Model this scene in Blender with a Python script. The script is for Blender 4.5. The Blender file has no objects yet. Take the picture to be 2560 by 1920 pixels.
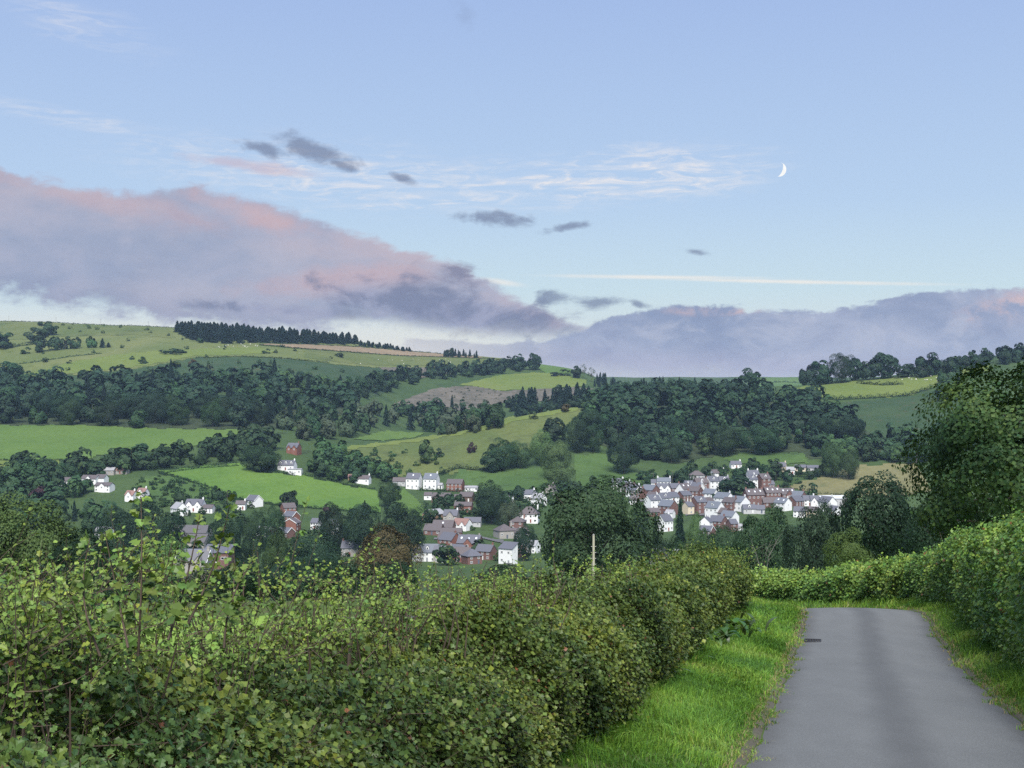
import bpy, bmesh, math, random
import numpy as np
from mathutils import Vector, Matrix

# ------------------------------------------------------------------ scene basics
scene = bpy.context.scene
COL = scene.collection
F = 3430.0           # focal length in pixels of a 2560 px wide picture
HZ = 1000.0          # eye level in that picture
rad = math.radians

cam_data = bpy.data.cameras.new('camera')
cam_data.sensor_width = 36.0
cam_data.lens = 36.0 * F / 2560.0
cam_data.shift_y = (HZ - 960.0) / 2560.0
cam_data.clip_start = 0.1
cam_data.clip_end = 60000
cam = bpy.data.objects.new('camera', cam_data)
cam.rotation_euler = (rad(90), 0, 0)
COL.objects.link(cam)
scene.camera = cam

SUN_EL, SUN_AZ = 52.0, 178.0         # degrees; azimuth clockwise from the view direction
sun_data = bpy.data.lights.new('sun', 'SUN')
sun_data.energy = 3.4
sun_data.angle = rad(32)
sun_data.color = (1.0, 0.965, 0.92)
sun = bpy.data.objects.new('sun', sun_data)
_d = Vector((math.sin(rad(SUN_AZ)) * math.cos(rad(SUN_EL)), math.cos(rad(SUN_AZ)) * math.cos(rad(SUN_EL)), math.sin(rad(SUN_EL))))
sun.rotation_euler = _d.to_track_quat('Z', 'Y').to_euler()
COL.objects.link(sun)

vs = scene.view_settings
scene.display_settings.display_device = 'sRGB'
vs.view_transform = 'Standard'
vs.look = 'None'
vs.exposure = 1.0
vs.gamma = 1.0
vs.use_curve_mapping = False
cy = scene.cycles
cy.max_bounces = 5
cy.diffuse_bounces = 3
cy.glossy_bounces = 2
cy.transmission_bounces = 3
cy.transparent_max_bounces = 4
cy.volume_bounces = 0
cy.caustics_reflective = False
cy.caustics_refractive = False
cy.use_adaptive_sampling = True
cy.adaptive_threshold = 0.01
cy.use_denoising = False
cy.denoiser = 'OPENIMAGEDENOISE'
cy.denoising_input_passes = 'RGB_ALBEDO_NORMAL'
cy.denoising_prefilter = 'ACCURATE'


# ------------------------------------------------------------------ node helpers
class NT:
    def __init__(self, tree):
        self.t = tree
        tree.nodes.clear()

    def n(self, typ, **kw):
        nd = self.t.nodes.new(typ)
        for k, v in kw.items():
            if k.startswith('i_'):
                key = k[2:]
                key = int(key) if key.isdigit() else key.replace('_', ' ')
                self.set(nd.inputs[key], v)
            else:
                setattr(nd, k, v)
        return nd

    def set(self, sock, v):
        if isinstance(v, bpy.types.NodeSocket):
            self.t.links.new(v, sock)
        elif isinstance(v, (tuple, list)) and sock.type == 'RGBA' and len(v) == 3:
            sock.default_value = (*v, 1)
        else:
            sock.default_value = v

    def m(self, op, a, b=0.0, c=None, clamp=False):
        nd = self.t.nodes.new('ShaderNodeMath')
        nd.operation = op
        nd.use_clamp = clamp
        self.set(nd.inputs[0], a)
        self.set(nd.inputs[1], b)
        if c is not None:
            self.set(nd.inputs[2], c)
        return nd.outputs[0]

    def ss(self, lo, hi, x):
        nd = self.t.nodes.new('ShaderNodeMapRange')
        nd.interpolation_type = 'SMOOTHSTEP'
        self.set(nd.inputs['Value'], x)
        self.set(nd.inputs['From Min'], lo)
        self.set(nd.inputs['From Max'], hi)
        return nd.outputs[0]

    def mix(self, f, a, b, typ='MIX'):
        nd = self.t.nodes.new('ShaderNodeMix')
        nd.data_type = 'RGBA'
        nd.blend_type = typ
        self.set(nd.inputs[0], f)
        self.set(nd.inputs[6], a)
        self.set(nd.inputs[7], b)
        return nd.outputs[2]

    def noise(self, vec, scale, detail=4.0, rough=0.55, out=0, dist=0.0):
        nd = self.n('ShaderNodeTexNoise')
        self.set(nd.inputs['Vector'], vec)
        nd.inputs['Scale'].default_value = scale
        nd.inputs['Detail'].default_value = detail
        nd.inputs['Roughness'].default_value = rough
        nd.inputs['Distortion'].default_value = dist
        return nd.outputs[out]

    def ramp(self, f, stops, interp='LINEAR'):
        nd = self.n('ShaderNodeValToRGB')
        nd.color_ramp.interpolation = interp
        e = nd.color_ramp.elements
        while len(e) > len(stops):
            e.remove(e[-1])
        while len(e) < len(stops):
            e.new(0.5)
        for el, (p, c) in zip(e, stops):
            el.position = p
            el.color = (*c, 1)
        self.set(nd.inputs[0], f)
        return nd.outputs[0]

    def scl(self, vec, s):
        nd = self.n('ShaderNodeMapping')
        self.set(nd.inputs[0], vec)
        nd.inputs['Scale'].default_value = s
        return nd.outputs[0]


def s2l(r, g, b):
    f = lambda c: (c / 255 / 12.92) if c / 255 <= 0.04045 else ((c / 255 + 0.055) / 1.055) ** 2.4
    return (f(r), f(g), f(b))


# ------------------------------------------------------------------ sky
def az_el(px, py):
    v = Vector(((px - 1280) / F, 1, (HZ - py) / F)).normalized()
    return math.degrees(math.atan2(v.x, v.y)), math.degrees(math.asin(v.z))


def build_world():
    w = bpy.data.worlds.new('World')
    scene.world = w
    w.use_nodes = True
    w.cycles.sampling_method = 'NONE'
    t = NT(w.node_tree)
    tc = t.n('ShaderNodeTexCoord').outputs['Generated']
    sep = t.n('ShaderNodeSeparateXYZ', i_0=tc)
    x, y, z = sep.outputs
    az = t.m('MULTIPLY', t.m('ARCTAN2', x, y), 180 / math.pi)
    el = t.m('MULTIPLY', t.m('ARCSINE', z), 180 / math.pi)
    sky = t.n('ShaderNodeTexSky', sky_type='NISHITA', sun_disc=False)
    sky.sun_elevation = rad(SUN_EL)
    sky.sun_rotation = rad(SUN_AZ)
    sky.altitude = 200
    sky.air_density = 1.0
    sky.dust_density = 1.2
    sky.ozone_density = 1.5
    nish = t.mix(1.0, sky.outputs[0], (0.075, 0.075, 0.075), 'MULTIPLY')
    # dusk gradient of the air by elevation
    g = t.ramp(t.m('DIVIDE', el, 90.0, clamp=True), [
        (0.0, s2l(232, 226, 218)), (0.022, s2l(224, 228, 226)), (0.05, s2l(202, 223, 232)),
        (0.09, s2l(184, 208, 236)), (0.18, s2l(166, 190, 233)), (0.40, s2l(140, 168, 222)), (1.0, s2l(118, 148, 210))])
    EXPK = 2 ** -vs.exposure
    g = t.mix(1.0, g, (EXPK, EXPK, EXPK), 'MULTIPLY')
    base = t.mix(0.86, nish, g)

    def K(c, k=1.0):
        return tuple(v * EXPK * k for v in s2l(*c))

    # noise fields on the sphere of directions
    vec = t.scl(tc, (1, 1, 2.2))
    nA = t.noise(vec, 7.0, 5, 0.6)
    nB = t.noise(t.scl(tc, (1, 1, 1.6)), 24.0, 5, 0.62, dist=0.5)
    nC = t.noise(t.scl(tc, (1, 1, 5)), 3.2, 2, 0.5)
    nD = t.noise(vec, 60.0, 3, 0.62)
    def cen(n, k):
        return t.m('MULTIPLY_ADD', n, k, -0.5 * k)
    wob = t.m('ADD', cen(nA, 1.5), t.m('ADD', cen(nB, 1.5), cen(nD, 0.9)))

    ae = t.n('ShaderNodeCombineXYZ', i_0=az, i_1=el).outputs[0]

    def curve(pts):
        """pixel outline -> elevation as a function of azimuth"""
        nd = t.n('ShaderNodeFloatCurve')
        cm = nd.mapping
        cm.use_clip = False
        c = cm.curves[0]
        pp = [az_el(*p) for p in pts]
        pp = [(-30, pp[0][1])] + pp + [(30, pp[-1][1])]
        pp = [((a + 30) / 60, e / 20) for a, e in pp]
        while len(c.points) < len(pp):
            c.points.new(0.5, 0.5)
        for q, (a, e) in zip(c.points, pp):
            q.location = (a, e)
            q.handle_type = 'AUTO'
        cm.update()
        t.set(nd.inputs['Value'], t.m('DIVIDE', t.m('ADD', az, 30.0), 60.0, clamp=True))
        return t.m('MULTIPLY', nd.outputs[0], 20.0)

    def bank(up, lo, amp_u, amp_l, soft_u, soft_l):
        eu = t.m('ADD', el, t.m('MULTIPLY', wob, amp_u))
        elo = t.m('ADD', el, t.m('MULTIPLY', wob, amp_l))
        U, L = curve(up), curve(lo)
        a = t.ss(-soft_u, soft_u, t.m('SUBTRACT', U, eu))
        b = t.ss(-soft_l, soft_l, t.m('SUBTRACT', elo, L))
        return t.m('MULTIPLY', a, b), t.m('SUBTRACT', U, el), t.m('SUBTRACT', el, L)

    def blob(px, py, rx, ry, rot=0.0, amp=1.0, soft=0.7, nz=None):
        a0, e0 = az_el(px, py)
        mp = t.n('ShaderNodeMapping', vector_type='TEXTURE')
        t.set(mp.inputs['Vector'], ae)
        mp.inputs['Location'].default_value = (a0, e0, 0)
        mp.inputs['Rotation'].default_value = (0, 0, rad(rot))
        mp.inputs['Scale'].default_value = (rx / 59.9, ry / 59.9, 1)
        ln = t.n('ShaderNodeVectorMath', operation='LENGTH')
        t.set(ln.inputs[0], mp.outputs[0])
        r = ln.outputs['Value']
        r = t.m('MULTIPLY_ADD', nz if nz is not None else wob, amp, r)
        return t.ss(1.0 + soft * 0.5, 1.0 - soft, r)

    colr = base
    # cirrus: thin white streaks
    mpc = t.n('ShaderNodeMapping')
    t.set(mpc.inputs[0], tc)
    mpc.inputs['Rotation'].default_value = (0, rad(24), 0)
    mpc.inputs['Scale'].default_value = (3.0, 1, 16)
    cir = t.noise(mpc.outputs[0], 9.0, 5, 0.66, dist=1.4)
    cir2 = t.noise(t.scl(tc, (1.5, 1, 22)), 10.0, 3, 0.6)
    cirm = t.m('MULTIPLY', t.ss(0.42, 0.72, cir), 1.0)
    env = blob(1520, 440, 420, 60, 2, 0.9, 0.98)
    env = t.m('MAXIMUM', env, blob(1600, 476, 330, 18, 4, 0.5, 0.95))
    env = t.m('MAXIMUM', env, t.m('MULTIPLY', blob(880, 440, 520, 75, -4, 0.3, 0.95), 0.8))
    env = t.m('MAXIMUM', env, blob(1080, 508, 300, 14, 4, 0.15, 0.95))
    env = t.m('MAXIMUM', env, t.m('MULTIPLY', blob(150, 290, 260, 22, -8, 0.3, 0.9), 0.5))
    env = t.m('MAXIMUM', env, t.m('MULTIPLY', blob(200, 60, 200, 50, -14, 0.4, 0.9), 0.35))
    cirm = t.m('MULTIPLY', env, t.m('ADD', t.m('MULTIPLY', cirm, 0.9), t.m('MULTIPLY', t.ss(0.45, 0.65, cir2), 0.3)))
    colr = t.mix(cirm, colr, K((236, 234, 236)))
    trail = t.m('MAXIMUM', blob(1640, 693, 260, 5.5, -1.2, 0.9, 0.95, nz=t.m('SUBTRACT', nB, 0.5)), blob(1960, 704, 380, 5.0, -2.2, 0.9, 0.95, nz=t.m('SUBTRACT', nB, 0.5)))
    trail = t.m('MAXIMUM', trail, t.m('MULTIPLY', blob(1250, 705, 60, 8, -8, 0.2, 0.9), 0.8))
    colr = t.mix(t.m('MULTIPLY', trail, 0.85), colr, K((244, 240, 232)))
    # salmon slip above the bank
    colr = t.mix(t.m('MULTIPLY', blob(610, 412, 110, 13, -6, 1.5, 0.95), 0.55), colr, K((208, 184, 192)))

    # left bank
    d1, top1, bot1 = bank([(-300, 410), (0, 428), (330, 488), (480, 472), (640, 500), (770, 545), (1000, 615), (1130, 655), (1205, 690), (1330, 765), (1480, 815)],
                          [(-300, 730), (0, 748), (300, 775), (560, 800), (760, 815), (900, 800), (1100, 822), (1300, 826), (1480, 822)],
                          0.75, 1.3, 0.22, 0.45)
    # notch between the main bank and its ragged lower right tail
    pk = t.ss(0.42, 0.66, nC)
    edge = t.m('MULTIPLY', t.ss(2.6, 0.1, top1), t.ss(0.40, 0.62, nA))
    belly = t.m('MAXIMUM', blob(880, 695, 260, 40, 7, 1.2, 0.95), t.m('MULTIPLY', blob(640, 535, 170, 36, -18, 1.2, 0.98), 1.1))
    belly = t.m('MAXIMUM', belly, t.m('MULTIPLY', blob(250, 495, 300, 36, -10, 1.2, 0.98), 0.75))
    pink = t.m('MAXIMUM', t.m('MULTIPLY', edge, 0.32), t.m('MULTIPLY', belly, 0.6), clamp=True)
    c1 = t.mix(t.ss(0.35, 0.65, nA), K((156, 166, 192)), K((182, 182, 199)))
    c1 = t.mix(t.m('MULTIPLY', t.ss(1.6, 0.0, bot1), 0.55), c1, K((142, 150, 178)))
    c1 = t.mix(t.m('MULTIPLY', t.ss(3.0, 8.0, az), 0.7), c1, K((136, 140, 164)))
    c1 = t.mix(pink, c1, K((214, 178, 178)))
    c1 = t.mix(t.m('MULTIPLY', t.ss(0.45, 0.7, nB), 0.32), c1, K((188, 186, 204)))
    c1 = t.mix(t.m('MULTIPLY', t.ss(0.5, 0.3, nB), 0.28), c1, K((138, 146, 174)))
    colr = t.mix(t.m('MULTIPLY', d1, 0.97), colr, c1)
    # ragged lower tail
    d1b = t.m('MAXIMUM', blob(1180, 785, 330, 46, -9, 1.9, 0.8), blob(700, 775, 260, 16, -3, 1.9, 0.9))
    colr = t.mix(t.m('MULTIPLY', d1b, 0.9), colr, t.mix(t.ss(0.4, 0.65, nB), K((124, 132, 160)), K((158, 162, 188))))
    colr = t.mix(blob(1150, 683, 62, 26, -10, 2.0, 0.8), colr, K((138, 140, 164)))

    # right bank
    d2, top2, bot2 = bank([(880, 862), (1080, 852), (1240, 858), (1420, 835), (1520, 800), (1600, 778), (1800, 774), (1960, 776), (2130, 776), (2230, 748), (2400, 724), (2560, 718), (2860, 700)],
                          [(880, 905), (1240, 925), (1500, 935), (1800, 945), (2560, 955), (2860, 950)],
                          0.62, 0.6, 0.10, 0.75)
    c2 = t.mix(t.ss(0.38, 0.62, nA), K((138, 152, 184)), K((172, 180, 204)))
    c2 = t.mix(t.m('MULTIPLY', t.ss(0.5, 0.32, nB), 0.35), c2, K((132, 142, 176)))
    c2 = t.mix(t.m('MULTIPLY', t.ss(0.5, 0.66, nB), 0.5), c2, K((190, 194, 212)))
    c2 = t.mix(t.m('MULTIPLY', t.ss(1.5, 0.2, bot2), 0.5), c2, K((190, 182, 202)))
    pr = t.m('MAXIMUM', blob(1790, 775, 110, 12, 0, 1.2, 0.9), blob(2540, 765, 120, 40, 14, 1.8, 0.95))
    c2 = t.mix(t.m('MULTIPLY', t.m('MULTIPLY', pr, t.ss(0.36, 0.6, nB)), 0.8), c2, K((238, 196, 184)))
    colr = t.mix(t.m('MULTIPLY', d2, 0.96), colr, c2)
    # pinkish band between the right bank and the hills
    low = t.m('MULTIPLY', t.ss(1.4, 0.2, el), t.ss(-1.0, 4.0, az))
    colr = t.mix(t.m('MULTIPLY', low, 0.35), colr, K((216, 206, 212)))
    lowl = t.m('MULTIPLY', t.m('MULTIPLY', t.ss(4.2, 2.0, el), t.ss(3.0, -4.0, az)), t.m('SUBTRACT', 1.0, d1))
    colr = t.mix(t.m('MULTIPLY', lowl, 0.6), colr, K((240, 236, 224)))

    # small dark cloudlets
    sm = None
    for a in [(640, 368, 50, 13, -8), (795, 378, 74, 18, -14), (855, 412, 34, 9, -20), (1003, 445, 40, 10, -18), (1215, 545, 92, 16, -4), (1420, 567, 48, 8, 8),
              (1742, 629, 34, 9, -10), (1490, 755, 60, 16, -2), (1600, 762, 26, 8, -14), (1375, 748, 40, 15, -5), (1160, 35, 22, 34, 40)]:
        b = blob(*a, amp=2.3, soft=0.95)
        if a[1] < 100:
            b = t.m('MULTIPLY', b, 0.25)
        sm = b if sm is None else t.m('MAXIMUM', sm, b)
    colr = t.mix(t.m('MULTIPLY', sm, 0.8), colr, K((122, 134, 162)))

    bg = t.n('ShaderNodeBackground', i_Color=colr, i_Strength=1.0)
    out = t.n('ShaderNodeOutputWorld')
    t.t.links.new(bg.outputs[0], out.inputs[0])


build_world()

# ------------------------------------------------------------------ mesh helpers
rng = np.random.default_rng(7)
R = random.Random(11)


def link(o, parent=None):
    COL.objects.link(o)
    if parent is not None:
        o.parent = parent
    return o


def tag(o, label=None, cat=None, group=None, kind=None):
    if label:
        o['label'] = label
    if cat:
        o['category'] = cat
    if group:
        o['group'] = group
    if kind:
        o['kind'] = kind
    return o


def empty(name, loc=(0, 0, 0), rz=0.0):
    o = bpy.data.objects.new(name, None)
    o.empty_display_size = 0.2
    o.location = loc
    o.rotation_euler = (0, 0, rz)
    return link(o)


def mesh_np(name, verts, faces, mats=(), cols=None, fmat=None, smooth=False):
    """verts (N,3); faces: list of (M,k) int arrays; cols: (N,3) point colours"""
    if isinstance(faces, np.ndarray):
        faces = [faces]
    me = bpy.data.meshes.new(name)
    verts = np.asarray(verts, dtype=np.float32)
    me.vertices.add(len(verts))
    me.vertices.foreach_set('co', verts.ravel())
    loops = np.concatenate([f.ravel() for f in faces]).astype(np.int32)
    tot = np.concatenate([np.full(len(f), f.shape[1], np.int32) for f in faces])
    start = np.concatenate([[0], np.cumsum(tot)[:-1]]).astype(np.int32)
    me.loops.add(len(loops))
    me.loops.foreach_set('vertex_index', loops)
    me.polygons.add(len(tot))
    me.polygons.foreach_set('loop_start', start)
    for m in mats:
        me.materials.append(m)
    if fmat is not None:
        me.polygons.foreach_set('material_index', np.asarray(fmat, np.int32))
    me.polygons.foreach_set('use_smooth', np.full(len(tot), bool(smooth)))
    if cols is not None:
        a = me.attributes.new('tint', 'FLOAT_COLOR', 'POINT')
        c = np.ones((len(verts), 4), np.float32)
        c[:, :3] = cols
        a.data.foreach_set('color', c.ravel())
    me.update(calc_edges=True)
    return me


def obj(name, me, parent=None, color=None):
    o = bpy.data.objects.new(name, me)
    if color is not None:
        o.color = (*color, 1)
    return link(o, parent)


def grid_faces(nu, nv):
    i = np.arange(nu - 1)[:, None] * nv + np.arange(nv - 1)[None, :]
    return np.stack([i, i + nv, i + nv + 1, i + 1], -1).reshape(-1, 4)


def tube(pts, radii, sides=6):
    """verts, faces of a tapered tube along pts"""
    pts = np.asarray(pts, float)
    n = len(pts)
    V = []
    for i in range(n):
        d = pts[min(i + 1, n - 1)] - pts[max(i - 1, 0)]
        d /= np.linalg.norm(d) + 1e-9
        a = np.cross(d, (0.3, 1, 0.1))
        a /= np.linalg.norm(a) + 1e-9
        b = np.cross(d, a)
        for k in range(sides):
            t = 2 * math.pi * k / sides
            V.append(pts[i] + radii[i] * (a * math.cos(t) + b * math.sin(t)))
    Fq = []
    for i in range(n - 1):
        for k in range(sides):
            k2 = (k + 1) % sides
            Fq.append((i * sides + k, i * sides + k2, (i + 1) * sides + k2, (i + 1) * sides + k))
    return np.array(V), np.array(Fq)


def join(parts):
    """parts: list of (verts, quadfaces)"""
    V, Fs, o = [], [], 0
    for v, f in parts:
        V.append(v)
        Fs.append(f + o)
        o += len(v)
    return np.concatenate(V), np.concatenate(Fs)


# ------------------------------------------------------------------ materials
def new_mat(name):
    m = bpy.data.materials.new(name)
    m.use_nodes = True
    t = NT(m.node_tree)
    out = t.n('ShaderNodeOutputMaterial')
    return m, t, out


def principled(t, out, **kw):
    p = t.n('ShaderNodeBsdfPrincipled')
    for k, v in kw.items():
        t.set(p.inputs[k.replace('_', ' ')], v)
    t.t.links.new(p.outputs[0], out.inputs[0])
    return p


def bump(t, h, strength=0.4, dist=0.02):
    b = t.n('ShaderNodeBump')
    b.inputs['Strength'].default_value = strength
    b.inputs['Distance'].default_value = dist
    t.set(b.inputs['Height'], h)
    return b.outputs[0]


def foliage_material(name, transl=0.12, rough=0.6, spec=0.14):
    m, t, out = new_mat(name)
    oi = t.n('ShaderNodeObjectInfo')
    at = t.n('ShaderNodeAttribute', attribute_name='tint')
    c = t.mix(1.0, oi.outputs['Color'], at.outputs['Color'], 'MULTIPLY')
    hs = t.n('ShaderNodeHueSaturation')
    t.set(hs.inputs['Color'], c)
    t.set(hs.inputs['Hue'], t.m('ADD', 0.485, t.m('MULTIPLY', oi.outputs['Random'], 0.03)))
    t.set(hs.inputs['Value'], t.m('ADD', 0.85, t.m('MULTIPLY', oi.outputs['Random'], 0.3)))
    c = hs.outputs[0]
    p = t.n('ShaderNodeBsdfPrincipled')
    t.set(p.inputs['Base Color'], c)
    p.inputs['Roughness'].default_value = rough
    p.inputs['Specular IOR Level'].default_value = spec
    tr = t.n('ShaderNodeBsdfTranslucent')
    t.set(tr.inputs[0], t.mix(1.0, c, (1.25, 1.2, 0.6), 'MULTIPLY'))
    mx = t.n('ShaderNodeMixShader')
    mx.inputs[0].default_value = transl
    t.t.links.new(p.outputs[0], mx.inputs[1])
    t.t.links.new(tr.outputs[0], mx.inputs[2])
    t.t.links.new(mx.outputs[0], out.inputs[0])
    return m


def ground_material(name, c1, c2, scale=0.03, fine=0.6, c3=None, streak=None):
    """soft meadow / soil: two scales of colour variation in object (world) space"""
    m, t, out = new_mat(name)
    tc = t.n('ShaderNodeTexCoord').outputs['Object']
    v = tc
    if streak:
        v = t.scl(tc, streak)
    n1 = t.noise(v, scale, 6, 0.6)
    n2 = t.noise(tc, fine, 5, 0.65)
    c = t.mix(t.ss(0.33, 0.67, n1), c1, c2)
    if c3 is not None:
        n3 = t.noise(tc, scale * 3.1, 4, 0.6)
        c = t.mix(t.ss(0.55, 0.72, n3), c, c3)
    c = t.mix(1.0, c, t.mix(n2, (0.62, 0.62, 0.62), (1.38, 1.38, 1.38)), 'MULTIPLY')
    p = principled(t, out, Base_Color=c, Roughness=0.9, Specular_IOR_Level=0.1)
    t.set(p.inputs['Normal'], bump(t, n2, 0.5, 0.6 / max(fine, 0.05) * 0.2))
    return m


def paint_material(name, rough=0.75, fine=1.2, amount=0.22, spec=0.25):
    """walls, roofs, doors: takes the object's own colour, with weathering"""
    m, t, out = new_mat(name)
    oi = t.n('ShaderNodeObjectInfo')
    tc = t.n('ShaderNodeTexCoord').outputs['Object']
    n = t.noise(tc, fine, 6, 0.65)
    n2 = t.noise(t.scl(tc, (3, 3, 0.6)), fine, 4, 0.6)
    k = t.m('ADD', t.m('MULTIPLY', n, amount), t.m('MULTIPLY', n2, amount))
    c = t.mix(t.m('SUBTRACT', 1.25 * amount, k, clamp=True), oi.outputs['Color'], (0.10, 0.09, 0.08))
    principled(t, out, Base_Color=c, Roughness=rough, Specular_IOR_Level=spec)
    return m


MAT_LEAF = foliage_material('leaves')
MAT_NEEDLE = foliage_material('needles', 0.12, 0.7, 0.1)
MAT_HEDGE = foliage_material('hedge_leaves', 0.18, 0.46, 0.24)
MAT_GRASS = foliage_material('grass_blades', 0.25, 0.5, 0.2)
MAT_PAINT = paint_material('painted_surface')
MAT_ROOF = paint_material('roof_tiles', 0.6, 0.8, 0.3, 0.4)


def bark_material():
    m, t, out = new_mat('bark')
    tc = t.n('ShaderNodeTexCoord').outputs['Object']
    n = t.noise(t.scl(tc, (6, 6, 1.2)), 2.0, 6, 0.65)
    oi = t.n('ShaderNodeObjectInfo')
    c = t.mix(n, (0.035, 0.028, 0.022), (0.11, 0.095, 0.08))
    principled(t, out, Base_Color=c, Roughness=0.9)
    return m


MAT_BARK = bark_material()


def glass_material():
    m, t, out = new_mat('window_glass')
    principled(t, out, Base_Color=(0.02, 0.025, 0.03), Roughness=0.15, Specular_IOR_Level=0.6)
    return m


MAT_GLASS = glass_material()


def plain(name, c, rough=0.7, metal=0.0, spec=0.3, fine=3.0, amt=0.25):
    m, t, out = new_mat(name)
    tc = t.n('ShaderNodeTexCoord').outputs['Object']
    n = t.noise(tc, fine, 5, 0.6)
    cc = t.mix(n, tuple(v * (1 - amt) for v in c), tuple(v * (1 + amt) for v in c))
    principled(t, out, Base_Color=cc, Roughness=rough, Metallic=metal, Specular_IOR_Level=spec)
    return m


# ------------------------------------------------------------------ lane
def catmull(P, n=12):
    P = np.asarray(P, float)
    Q = np.vstack([2 * P[0] - P[1], P, 2 * P[-1] - P[-2]])
    out = []
    for i in range(1, len(Q) - 2):
        p0, p1, p2, p3 = Q[i - 1:i + 3]
        for k in range(n):
            t = k / n
            out.append(0.5 * (2 * p1 + (p2 - p0) * t + (2 * p0 - 5 * p1 + 4 * p2 - p3) * t * t + (3 * p1 - p0 - 3 * p2 + p3) * t ** 3))
    out.append(Q[-2])
    return np.array(out)


LANE = catmull([(-3.0, -15), (-0.6, -5), (0.6, 0), (2.05, 6), (3.53, 12.2), (4.75, 17.3), (6.08, 22.9), (7.62, 29.3), (8.33, 32.4), (8.78, 36), (8.6, 40), (7.6, 44), (5.5, 47.5), (2.3, 50), (-2.5, 52.5), (-9, 56), (-20, 62)], 14)
_t = np.gradient(LANE, axis=0)
_t /= np.linalg.norm(_t, axis=1)[:, None]
LANE_N = np.stack([_t[:, 1], -_t[:, 0]], 1)          # to the right of travel
ROAD_W = 1.38

_ly = np.array([-60, -20, 0, 5, 10, 14.85, 22.9, 29.3, 31.5, 33, 34.5, 36, 41, 46, 50, 60, 100, 200, 400.])
_lz = np.array([-1.2, -1.5, -1.9, -2.4, -2.95, -3.50, -4.42, -4.97, -5.03, -5.08, -5.25, -5.5, -6.3, -7.2, -7.95, -9.8, -15.6, -29.5, -57])


def lane_z(Y):
    return np.interp(Y, _ly, _lz)


def lane_d(X, Y):
    """signed distance to the lane's centre line, positive to the right"""
    X = np.asarray(X, float)
    Y = np.asarray(Y, float)
    sh = X.shape
    P = np.stack([X.ravel(), Y.ravel()], 1)
    out = np.empty(len(P))
    for a in range(0, len(P), 20000):
        q = P[a:a + 20000]
        D = ((q[:, None, :] - LANE[None, :, :]) ** 2).sum(2)
        k = D.argmin(1)
        s = ((q - LANE[k]) * LANE_N[k]).sum(1)
        out[a:a + 20000] = np.sign(s) * np.sqrt(D[np.arange(len(q)), k])
    return out.reshape(sh)


def sstep(a, b, x):
    t = np.clip((np.asarray(x, float) - a) / (b - a), 0, 1)
    return t * t * (3 - 2 * t)


def z_near(X, Y, corridor=0.3):
    d = lane_d(X, Y)
    zl = lane_z(Y)
    zf = -1.2 - 0.14 * Y
    z = zf + (zl - zf) * sstep(-4.6, -2.9, d)
    zr = sstep(1.5, 3.4, d) * 0.35 + np.clip(d - 3.4, 0, 40) * 0.06
    z = z + zr * (1 - sstep(40, 120, Y)) * (d > 0)
    z = z + 0.22 * sstep(-1.5, -3.0, d) * sstep(-5.0, -3.4, d)
    return z - corridor * sstep(3.3, 2.9, np.abs(d))


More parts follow.
